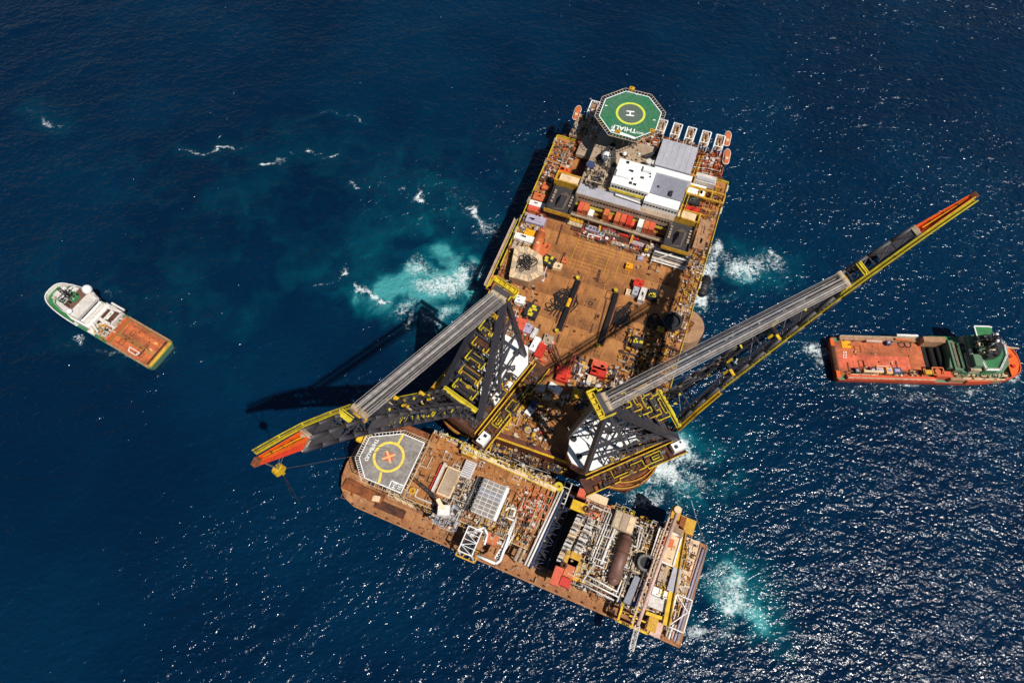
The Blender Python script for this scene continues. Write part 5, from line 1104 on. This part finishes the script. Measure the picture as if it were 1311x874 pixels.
u, v = fb(812, 792, 15); m = MB().bpath([(u-5.5, v-3, 15), (u+6, v-3, 15), (u+6, v+4, 15), (u-5.5, v+4, 15)], .8, .8, True).beam((u-5.5, v+.5, 15), (u+6, v+.5, 15), .6).beam((u, v-3, 15), (u, v+4, 15), .6); m.build('lifting_frame', 'yellow', B)
bb(841, 803, 16, 4, 6.5, 2, 'pinkpipe', 'cable_tray'); bb(836, 797, 16.5, 3.5, 6, 2, 'ochre', 'valve_skid')
u, v = fb(870, 785, 16); m = MB().bpath([(u-3, v-6, 17), (u+3, v-6, 17), (u+3, v+6, 17), (u-3, v+6, 17)], .4, .4, True).beam((u-3, v-6, 17), (u+3, v+2, 17), .35).beam((u+3, v+1, 17), (u-3, v+6, 17), .35)
for i_ in (-3, 3):
    for j_ in (-6, 6): m.beam((u+i_, v+j_, BZ+2), (u+i_, v+j_, 17), .35)
m.build('stair_tower', 'white', B)
u, v = fb(740, 632, 14); m = MB().bpath([(u-6.5, v-6, 14), (u-3.6, v-6, 14), (u-3.6, v+3, 14), (u-6.5, v+3, 14)], .4, .4, True)
for k in range(4): m.beam((u-6.5, v-6+2.2*k, 14), (u-3.6, v-6+2.2*k, 14), .3)
for x_ in (-6.5, -3.6):
    for y_ in (-6, 3): m.beam((u+x_, v+y_, BZ), (u+x_, v+y_, 14), .35)
m.build('access_tower', 'offwhite', B)
clutter(B, e0+.5, 128, 7, 37.5, RZ-1, 300, 190, ['offwhite', 'beige', 'cream', 'tan', 'dark', 'steel'], 2.6, .3, 1.5, 46)
clutter(B, 126, 145, 7, 37.5, RZ-1, 220, 191, ['offwhite', 'beige', 'cream', 'ochre', 'rust', 'pinkpipe'], 2.4, .3, 1.6, 20)
finish(B, BU, BV)
# pipes stacked along the stern edge of the barge
PG = 'long pipes along the barge stern edge'
for k, c in enumerate(('grey', 'lilac', 'pinkpipe', 'white', 'beige')):
    p, q = fb(903+.9, 702, 8), fb(867, 820, 8); o = MB().tube((0, 0, 0), (q[0]-p[0], q[1]-p[1], 0), .42, 8).build('steel_pipe', c, None, True)
    x, y = BARGE.w(p[0]-1.1*k, p[1]-.6*(k % 2)); o.location = (x, y, 8+.2*(k % 2)); o.rotation_euler = (0, 0, BARGE.a); tag(o, ('grey', 'lilac grey', 'pink', 'white', 'beige')[k]+' long pipe lying along the right end of the barge', 'pipe', PG)
for v in (4, 14, 24, 34): MB().b2(139.5, 147, v-.3, v+.3, BZ, BZ+1.55).build('pipe_cradle', 'rust', barge)
MB().b2(148.2, 149.6, .8, 39, BZ, BZ+.5).build('stern_timber', 'plank', barge)
# mooring lines between the two hulls
for k, (a, za, b, zb) in enumerate((((587, 548), 20, (672, 594), 8), ((592, 545), 20, (705, 604), 7), ((600, 572), 18, (690, 600), 8), ((615, 575), 18, (712, 608), 7), ((870, 600), 14, (867, 655), 18), ((885, 640), 6, (905, 700), 7))):
    p, q = at(*a, za), at(*b, zb); m = MB(); P = []
    for i in range(9): f = i/8; P.append((p[0]+(q[0]-p[0])*f, p[1]+(q[1]-p[1])*f, za+(zb-za)*f-2.0*4*f*(1-f)*.6))
    o = MB().path([(x-p[0], y-p[1], z) for x, y, z in P], .2 if k < 4 else .09, 6).build('mooring_rope', 'rope'); o.location = (p[0], p[1], 0)
    tag(o, ('first pale mooring rope under the left boom foot', 'thick pale mooring rope from left crane tub to barge', 'short pale mooring rope below the left crane cab', 'lower pale mooring rope between ship and barge', 'thin line from the right crane to the flare boom', 'thin line dropping to the barge stern corner')[k], 'rope', 'mooring ropes between ship and barge')

# ================================================================== SUPPLY VESSELS
def outline(L, Wd, bowL, blunt=.25):
    P = [(0, -Wd/2+1), (1, -Wd/2), (L-bowL, -Wd/2)]
    for k in range(1, 10):
        f = k/10; P.append((L-bowL+bowL*math.sin(f*math.pi/2), -Wd/2*(1-f**2.2)**.72 if f < 1 else 0))
    P.append((L, 0)); return P+[(x, -y) for x, y in P[::-1] if abs(y) > 1e-6]
def shrink(P, k, dx=0): 
    return [(x*(1-.012*k)+dx, y*(1-.06*k)) for x, y in P]
x0, y0 = at(207, 455, 4); x1, y1 = at(60, 367, 8)
LB = Fr(x0, y0, math.degrees(math.atan2(y1-y0, x1-x0))); LL = math.hypot(x1-x0, y1-y0)
def boat_rails(t, P, z, m, h=1.2, wd=.4): MB().bpath([(x, y, z+h/2) for x, y in P], wd, h, True).build('bulwark', m, t)
b1 = thing('supply_ship', 'small white and green supply ship with an empty orange brown work deck', 'ship', LB, 0, 0)
Wd = 16.0; P = outline(LL, Wd, 24)
MB().prism([(x*.94+1, y*.86) for x, y in P], -3, 3.6, P).build('hull', 'boatgreen', b1)
MB().prism(shrink(P, .3, .1), 3.6, 3.7).build('main_deck', 'green', b1)
wk = MB().b2(2.2, LL*.365, -Wd/2+1.1, Wd/2-1.1, 3.7, 3.85).build('work_deck', 'boatdeck', b1)
for j in range(6): MB().b2(2.4, LL*.365-.2, -Wd/2+1.2+j*(Wd-2.4)/6+.04, -Wd/2+1.2+(j+1)*(Wd-2.4)/6-.04, 3.85, 3.92).build('plank_strip', ('boatdeck', 'corange', 'boatdeck', 'deck_c', 'corange', 'boatdeck')[j], wk)
MB().bpath([(1, -Wd/2+.5, 4.2), (LL*.38, -Wd/2+.5, 4.2)], .8, 1.2).bpath([(1, Wd/2-.5, 4.2), (LL*.38, Wd/2-.5, 4.2)], .8, 1.2).build('cargo_rail', 'plank', b1)
MB().tube((1.2, -Wd/2+1, 3.8), (1.2, Wd/2-1, 3.8), .9, 12).build('stern_roller', 'ochre', b1); MB().b2(2.4, 3, -Wd/2+1.5, Wd/2-1.5, 3.9, 4.5).build('stern_beam', 'rustdark', b1)
for s in (-1, 1): MB().box((6.4, s*1.8-1.5, 4.2), (1.6, .8, .6)).build('deck_stopper', 'xorange', b1)
def lp(px, py, z): return LB.px(px, py, z)
u, v = lp(171, 450, 4.5); MB().bpath([(u-3, v-.9, 4.6), (u+3, v-.9, 4.6), (u+2.2, v+.9, 4.6), (u-2.2, v+.9, 4.6)], .35, .5, True).build('marking_frame', 'white', b1)
# engine room casing between deck and house
u0 = LL*.372; u1 = LL*.51
MB().b2(u0, u0+1.2, -Wd/2+1, Wd/2-1, 3.7, 6.5).build('deck_bulkhead', 'corange', b1)
en = MB().b2(u0+1.2, u1, -Wd/2+1.2, Wd/2-1.2, 3.7, 5.5).build('winch_deck', 'tan', b1)
u, v = lp(140, 403, 7.5); MB().bpath([(u-5, v-3.6, 7), (u+5, v-3.6, 7), (u+5, v+3.6, 7), (u-5, v+3.6, 7)], 1.0, 3, True).build('winch_well', 'offwhite', en); 
for d in (-2.4, 2.4): MB().tube((u+d, v-2.8, 6.4), (u+d, v+2.8, 6.4), 1.7, 18).build('winch_drum', 'rustdark', en)
MB().b2(u-.3, u+.3, v-3.6, v+3.6, 7, 8.4).build('divider', 'white', en)
for a, b in (((129, 391), (152, 398)), ((118, 413), (124, 424)), ((126, 408), (146, 419)), ((143, 388), (158, 396))): MB().beam((*lp(*a, 9), 9), (*lp(*b, 9), 8), .9, .8).build('deck_boom', 'offwhite', b1)
clutter(b1, u0+1, u1+1, -Wd/2+1.3, Wd/2-1.3, 5.5, 110, 120, ['offwhite', 'white', 'boatgreen', 'tan', 'ochre', 'dark', 'corange', 'ltgrey'], 2.4, .4, 2.0, 8)
# superstructure
hs = [(u1, -6.6), (u1, 6.6), (LL*.66, 7), (LL*.75, 5.6), (LL*.79, 2.6), (LL*.79, -2.6), (LL*.75, -5.6), (LL*.66, -7)]
sh = MB().prism(hs[::-1], 3.7, 9).build('deckhouse', 'white', b1)
sc2 = lambda k, dx: [((x-LL*.65)*k+LL*.65+dx, y*k) for x, y in hs]
for k in range(4): MB().bpath([(u1-1.0+k*1.3, -6.2+.5*k, 6+k*1.6), (u1-1.0+k*1.3, 6.2-.5*k, 6+k*1.6)], .9, .35).rail([(u1-1.4+k*1.3, -6.2+.5*k), (u1-1.4+k*1.3, 6.2-.5*k)], 6.2+k*1.6, .14).build('aft_balcony', 'offwhite' if k % 2 else 'white', sh)
MB().prism(sc2(.9, .6)[::-1], 9, 12.4).build('bridge_deck', 'white', sh)
br_ = MB().prism(sc2(.86, .8)[::-1], 12.4, 15).build('wheelhouse', 'cleanwhite', sh); rf = MB().prism(sc2(.92, .4)[::-1], 15, 15.3).build('wheelhouse_roof', 'offwhite', sh)
for k in range(8):
    a, b = sc2(.865, .8)[k], sc2(.865, .8)[(k+1) % 8]
    MB().beam((a[0]+(b[0]-a[0])*.06, a[1]+(b[1]-a[1])*.06, 13.9), (a[0]+(b[0]-a[0])*.94, a[1]+(b[1]-a[1])*.94, 13.9), .16, 1.3).build('window', 'glass', br_)
MB().rail(sc2(.97, .8), 15.4, .14, closed=True).build('roof_rail', 'offwhite', rf)
u, v = lp(95, 381, 17); MB().b2(u-2.2, u+2.2, v-5, v+5, 15.4, 16.4).build('mast_house', 'maroon', sh); m = MB().truss((u+2.4, v+1, 15.4), (u+2.4, v+1, 25), 1.2, 1.2, .2, 6, .12).beam((u+2.4, v-3, 21), (u+2.4, v+5, 21), .3).beam((u+.6, v+1, 23.5), (u+4, v+1, 23.5), .3); m.build('mast', 'dark', sh)
MB().b2(u-1.8, u, v-2, v+2, 16.4, 17.2).build('mast_deck', 'green', sh)
clutter(sh, u-1, u+5, v-2, v+5, 16.4, 20, 121, ['dark', 'offwhite', 'black', 'green'], 1.8, .3, 1.2, 2)
for px, py, r in ((110, 369, 2.2), (87, 397, 1.3)): u, v = lp(px, py, 18); MB().cyl(u, v, 9, 16, r*.5, 12).dome(u, v, 17, r, 18, 8, True).build('radome', 'cleanwhite', sh, True)
# foredeck
fd = [(x, y*.9) for x, y in P if x > LL*.8]; boat_rails(b1, [(x, y) for x, y in P if x > LL*.40], 3.6, 'white', 2.4, .45)
for px, py, r, c in ((80, 370, 1.6, 'offwhite'), (72, 376, 1.4, 'offwhite'), (76, 384, 1.0, 'white'), (68, 380, .8, 'beige')):
    u, v = lp(px, py, 5); MB().tube((u, v-r, 4.8), (u, v+r, 4.8), r*.7, 12).box((u, v, 4.2), (2.2*r, r, 1)).build('anchor_winch', c, b1)
for k in range(10): u = LL*(.84+.12*rnd.random()); v = rnd.uniform(-4, 4)*(1-(u/LL-.8)*2.5); MB().cyl(u, v, 3.7, 4.5, .35, 8).build('bollard', 'dark', b1)
for s in (-1, 1): MB().box((LL*.50, s*(Wd/2-.9), 6.2), (3.2, 1.8, 1.6)).build('rescue_boat', 'white', b1)

# ---- right vessel
x0, y0 = at(1067, 458, 5); x1, y1 = at(1306, 461, 8)
RB = Fr(x0, y0, math.degrees(math.atan2(y1-y0, x1-x0))); RL = math.hypot(x1-x0, y1-y0)
def rp(px, py, z): return RB.px(px, py, z)
b2 = thing('anchor_handler', 'big orange and green anchor handling ship with a reddish cargo deck and dark bridge', 'ship', RB, 0, 0)
Wd = 21.5; P = outline(RL, Wd, 26)
hl = MB().prism([(x*.95+1.5, y*.84) for x, y in P], -3, 4.6, P).build('hull', 'boatred', b2)
MB().prism(shrink(P, .3, .1), 4.6, 4.7).build('main_deck', 'boatgreen', b2)
wl = RL*.50
wk = MB().b2(1.6, wl, -Wd/2+2.2, Wd/2-2.2, 4.7, 4.85).build('work_deck', 'boatdeck', b2)
for i in range(6):
    for j in range(5): MB().b2(2+i*(wl-2.4)/6+.05, 2+(i+1)*(wl-2.4)/6-.05, -Wd/2+2.4+j*(Wd-4.8)/5+.05, -Wd/2+2.4+(j+1)*(Wd-4.8)/5-.05, 4.85, 4.93).build('deck_plank', 'boatpink' if 1 <= j <= 2 and i < 5 else 'boatdeck', wk)
for s in (-1, 1):
    m = MB().b2(4, wl+2, s*(Wd/2-1)-1, s*(Wd/2-1)+1, 4.7, 6.4); m.build('crash_rail', 'plank' if s > 0 else 'boatred', b2)
    MB().rail([(4, s*(Wd/2-.3)), (wl+2, s*(Wd/2-.3))], 6.4, .16).build('handrail', 'beige', b2)
    for k in range(9): MB().box((6+k*4.4, s*(Wd/2-2.1), 5.6), (.5, .25, 1.7)).build('stanchion', 'rust', b2)
MB().tube((.6, -6, 4.2), (.6, 6, 4.2), 1.2, 14).build('stern_roller', 'rustdark', b2); 
for a_, b_ in ((-Wd/2+1, -6.4), (6.4, Wd/2-1)): MB().b2(0, 1.6, a_, b_, 4.6, 5.2).build('stern_quarter', 'orange', b2)
u, v = rp(1083, 439, 5.2); MB().box((u, v, 5.05), (4, 4.8, .25)).build('hatch_plate', 'amber', b2)
for k in range(6): u, v = rp(1080+(k % 2)*3, 451+(k//2)*3.2, 5.2); MB().cyl(u, v, 4.93, 5.3, .35, 10).build('deck_socket', 'white', b2)
for a, b, c in (((1109, 436.5), (1129, 437.5), 'pinkpipe'), ((1146, 434), (1165, 436), 'corange'), ((1148, 429), (1175, 430), 'white'), ((1106, 475), (1131, 476), 'cream')): MB().beam((*rp(*a, 7), 7), (*rp(*b, 7), 7), .9, .9).build('deck_boom', c, b2)
for px, py, lx, ly, h, c, nm in ((1138, 438, 2, 2, 2, 'bluegrey', 'tool_box'), (1118, 473, 2.4, 2, 2, 'dark', 'tool_box'), (1127, 473, 3, 2, 2, 'pinkpipe', 'tool_box'), (1139, 474, 2.6, 2.8, 2.4, 'xorange', 'tool_box'), (1149, 474, 3.8, 2.8, 2.2, 'bluegrey', 'tank_frame'), (1098, 474, 2, 2.6, 2, 'dark', 'capstan_house')):
    u, v = rp(px, py, 4.9+h); o = MB().box((u, v, 4.9+h/2), (lx, ly, h)).build(nm, c, b2); MB().box((u, v, 4.95+h), (lx*.6, ly*.5, .25)).build('lid', 'lilac', o)
for px, py, r in ((1154, 441, 1.6), (1162, 441, 1.6)): u, v = rp(px, py, 5); MB().ring(u, v, 4.95, 5.2, r*.8, r, 20).build('wire_coil', 'cable', b2)
# winch garage, funnels, house
u0 = wl; MB().b2(u0, u0+9, -7.5, 7.6, 4.95, 5.1).build('winch_floor', 'black', b2)
gar = MB().b2(u0+9, u0+12.5, -7, 7.6, 4.7, 11).build('winch_house', 'boatgreen', b2); MB().b2(u0-1, u0+9, 7, Wd/2-1, 4.7, 10).build('side_house', 'plank', gar); MB().b2(u0+2, u0+9, -Wd/2+1.5, -6.5, 4.7, 8).build('side_house', 'boatred', gar)
for d in (3, 6.5): MB().tube((u0+d, -5.6, 5.8), (u0+d, 6.2, 5.8), 1.0, 18).build('anchor_drum', 'black', gar)
u, v = rp(1201, 475, 9); MB().bpath([(u-2.4, v-1.7, 9), (u+2.4, v-1.7, 9), (u+2.4, v+1.7, 9), (u-2.4, v+1.7, 9)], .5, .5, True).cyl(u, v, 8, 9, 1.3, 12).build('tugger_winch', 'corange', gar)
u, v = rp(1189, 476, 9); MB().box((u, v, 8.6), (3, 2, 1)).build('tugger_winch', 'ochre', gar)
MB().b2(u0+12.5, u0+14.5, -6.4, 7.4, 4.7, 6).build('engine_slot', 'black', gar); fun = MB().b2(u0+14.5, u0+19, -8, 9, 4.7, 13).build('funnel_casing', 'beige', b2); 
for a_, b_ in ((2, 8), (-7, -1.5)): MB().b2(u0+15, u0+18.5, a_, b_, 13, 16).build('funnel', 'boatgreen', fun)
MB().b2(wl+2, RL*.80, Wd/2-2, Wd/2-.2, 7.2, 9).build('boat_gallery', 'green', b2); MB().b2(wl+8, RL*.86, -Wd/2+.3, -Wd/2+2.4, 4.7, 7.6).build('lower_gallery', 'plank', b2)
for k in range(4): MB().b2(RL*.66+5*k, RL*.66+5*k+3.6, -Wd/2+.8, -Wd/2+1.3, 7.6, 8).build('gallery_bench', 'cream', b2)
hs = [rp(x, y, 10) for x, y in ((1216, 436), (1216, 470), (1240, 478), (1284, 477), (1292, 466), (1290, 446), (1280, 436), (1250, 431))]
hou = MB().prism(hs, 4.7, 10).build('deckhouse', 'boatgreen', b2)
tr = [rp(x, y, 14) for x, y in ((1239.3, 437), (1242.4, 454.6), (1257, 463), (1262, 473.3), (1279.8, 473.3), (1288, 455.6), (1285, 441), (1266, 426), (1254, 427.6), (1246.6, 429.7))]
MB().prism(tr, 10, 14).build('bridge_tier', 'green', hou); MB().bpath([(x, y, 14.2) for x, y in tr], .8, .5, True).build('tier_rim', 'cleanwhite', hou); MB().rail(tr, 14.4, .14, closed=True).build('tier_rail', 'offwhite', hou)
for k in range(3):
    cx_ = rp(1226+6*k, 455, 11+k); MB().b2(cx_[0]-1.1, cx_[0]+1.1, cx_[1]-6, cx_[1]+6, 10, 11+k*.9).rail([(cx_[0]-1.1, cx_[1]-6), (cx_[0]-1.1, cx_[1]+6)], 11+k*.9, .14).build('aft_balcony', ('beige', 'boatgreen', 'dark')[k], hou)
tw = [rp(x, y, 18) for x, y in ((1251, 437), (1255, 449), (1266, 457), (1280, 455), (1284, 443), (1280, 433), (1268, 428), (1256, 430))]
wh = MB().prism(tw, 14, 18).build('wheelhouse', 'dark', hou)
for k in range(8):
    a, b = tw[k], tw[(k+1) % 8]; cx_ = sum(p[0] for p in tw)/8; cy_ = sum(p[1] for p in tw)/8; g = lambda p: ((p[0]-cx_)*1.01+cx_, (p[1]-cy_)*1.01+cy_); a, b = g(a), g(b)
    MB().beam((a[0]+(b[0]-a[0])*.05, a[1]+(b[1]-a[1])*.05, 16.6), (a[0]+(b[0]-a[0])*.95, a[1]+(b[1]-a[1])*.95, 16.6), .16, 1.5).build('window', 'glass', wh)
rf = MB().prism(tw, 18, 18.3).build('wheelhouse_roof', 'dark', hou)
u, v = rp(1268, 438, 22); m = MB().truss((u, v, 18.2), (u, v, 27), 1.8, 1.8, .28, 6, .16)
for z in (22, 24.5): m.beam((u, v-3.4, z), (u, v+3.4, z), .35).beam((u-2.4, v, z), (u+2.4, v, z), .3)
m.build('mast', 'black', hou); clutter(rf, u-4, u+4, v-4.5, v+4.5, 18.3, 30, 131, ['black', 'dark', 'steel', 'black', 'boatgreen', 'cream'], 2.0, .4, 1.8, 4)
for px, py in ((1276, 428), (1277, 436)): u, v = rp(px, py, 26); MB().cyl(u, v, 20, 25, .3, 8).dome(u, v, 26, .8, 14, 7, True).build('radome', 'cleanwhite', hou, True)
u, v = rp(1260, 421, 17); MB().prism([(u-4, v-4), (u+3.4, v-4), (u+3.8, v+1), (u+2.6, v+1.4), (u-4, v+1.4)], 15.6, 16.6).build('bridge_wing', 'green', hou); MB().bpath([(u-4, v-4, 16.8), (u-4, v+1.4, 16.8), (u+2.6, v+1.4, 16.8), (u+3.8, v+1, 16.8)], .5, .4).build('wing_rim', 'cleanwhite', hou)
MB().prism([(RL*.935, -8.6), (RL*.97, -6.4), (RL*.992, -2.5), (RL*.997, 0), (RL*.992, 2.5), (RL*.97, 6.4), (RL*.935, 8.6)], 7.0, 7.3).build('foredeck', 'orange', b2); boat_rails(b2, [(x, y) for x, y in P if x > RL*.68], 4.6, 'boatred', 2.9, .5)
u, v = rp(1293, 444, 8); MB().beam((u-3, v, 7.8), (u+4, v-.6, 7.8), .6).build('bow_boom', 'beige', b2); m = MB().cyl(RL*.955, 2, 7.3, 8.3, .8, 12).cyl(RL*.955, -3, 7.3, 8.3, .8, 12); 
for y_ in (2, -3): MB().cyl(RL*.955, y_, 7.3, 8.3, .8, 12).build('capstan', 'red', b2)
clutter(b2, wl+10, RL*.9, -9, -7, 8, 30, 132, ['cream', 'beige', 'boatgreen', 'rust'], 1.4, .4, 1.8, 4)
clutter(b2, u0+19, RL*.73, -9, 9, 4.7, 50, 133, ['boatgreen', 'beige', 'dark', 'green'], 5, .6, 2.6, 6)
clutter(b1, 4, LL*.35, -6, 6, 3.9, 9, 122, ['rust', 'dark', 'rustdark'], .4, .3, .9, 2)
clutter(b2, 4, wl-3, -7, 7, 4.93, 12, 135, ['rust', 'rustdark', 'cream', 'dark'], .5, .3, .9, 3)
clutter(b2, 4, wl-3, -Wd/2+2.4, -Wd/2+4.4, 4.9, 30, 134, ['rust', 'rustdark', 'cream', 'ochre', 'dark'], 1.2, .4, 1.6, 3)
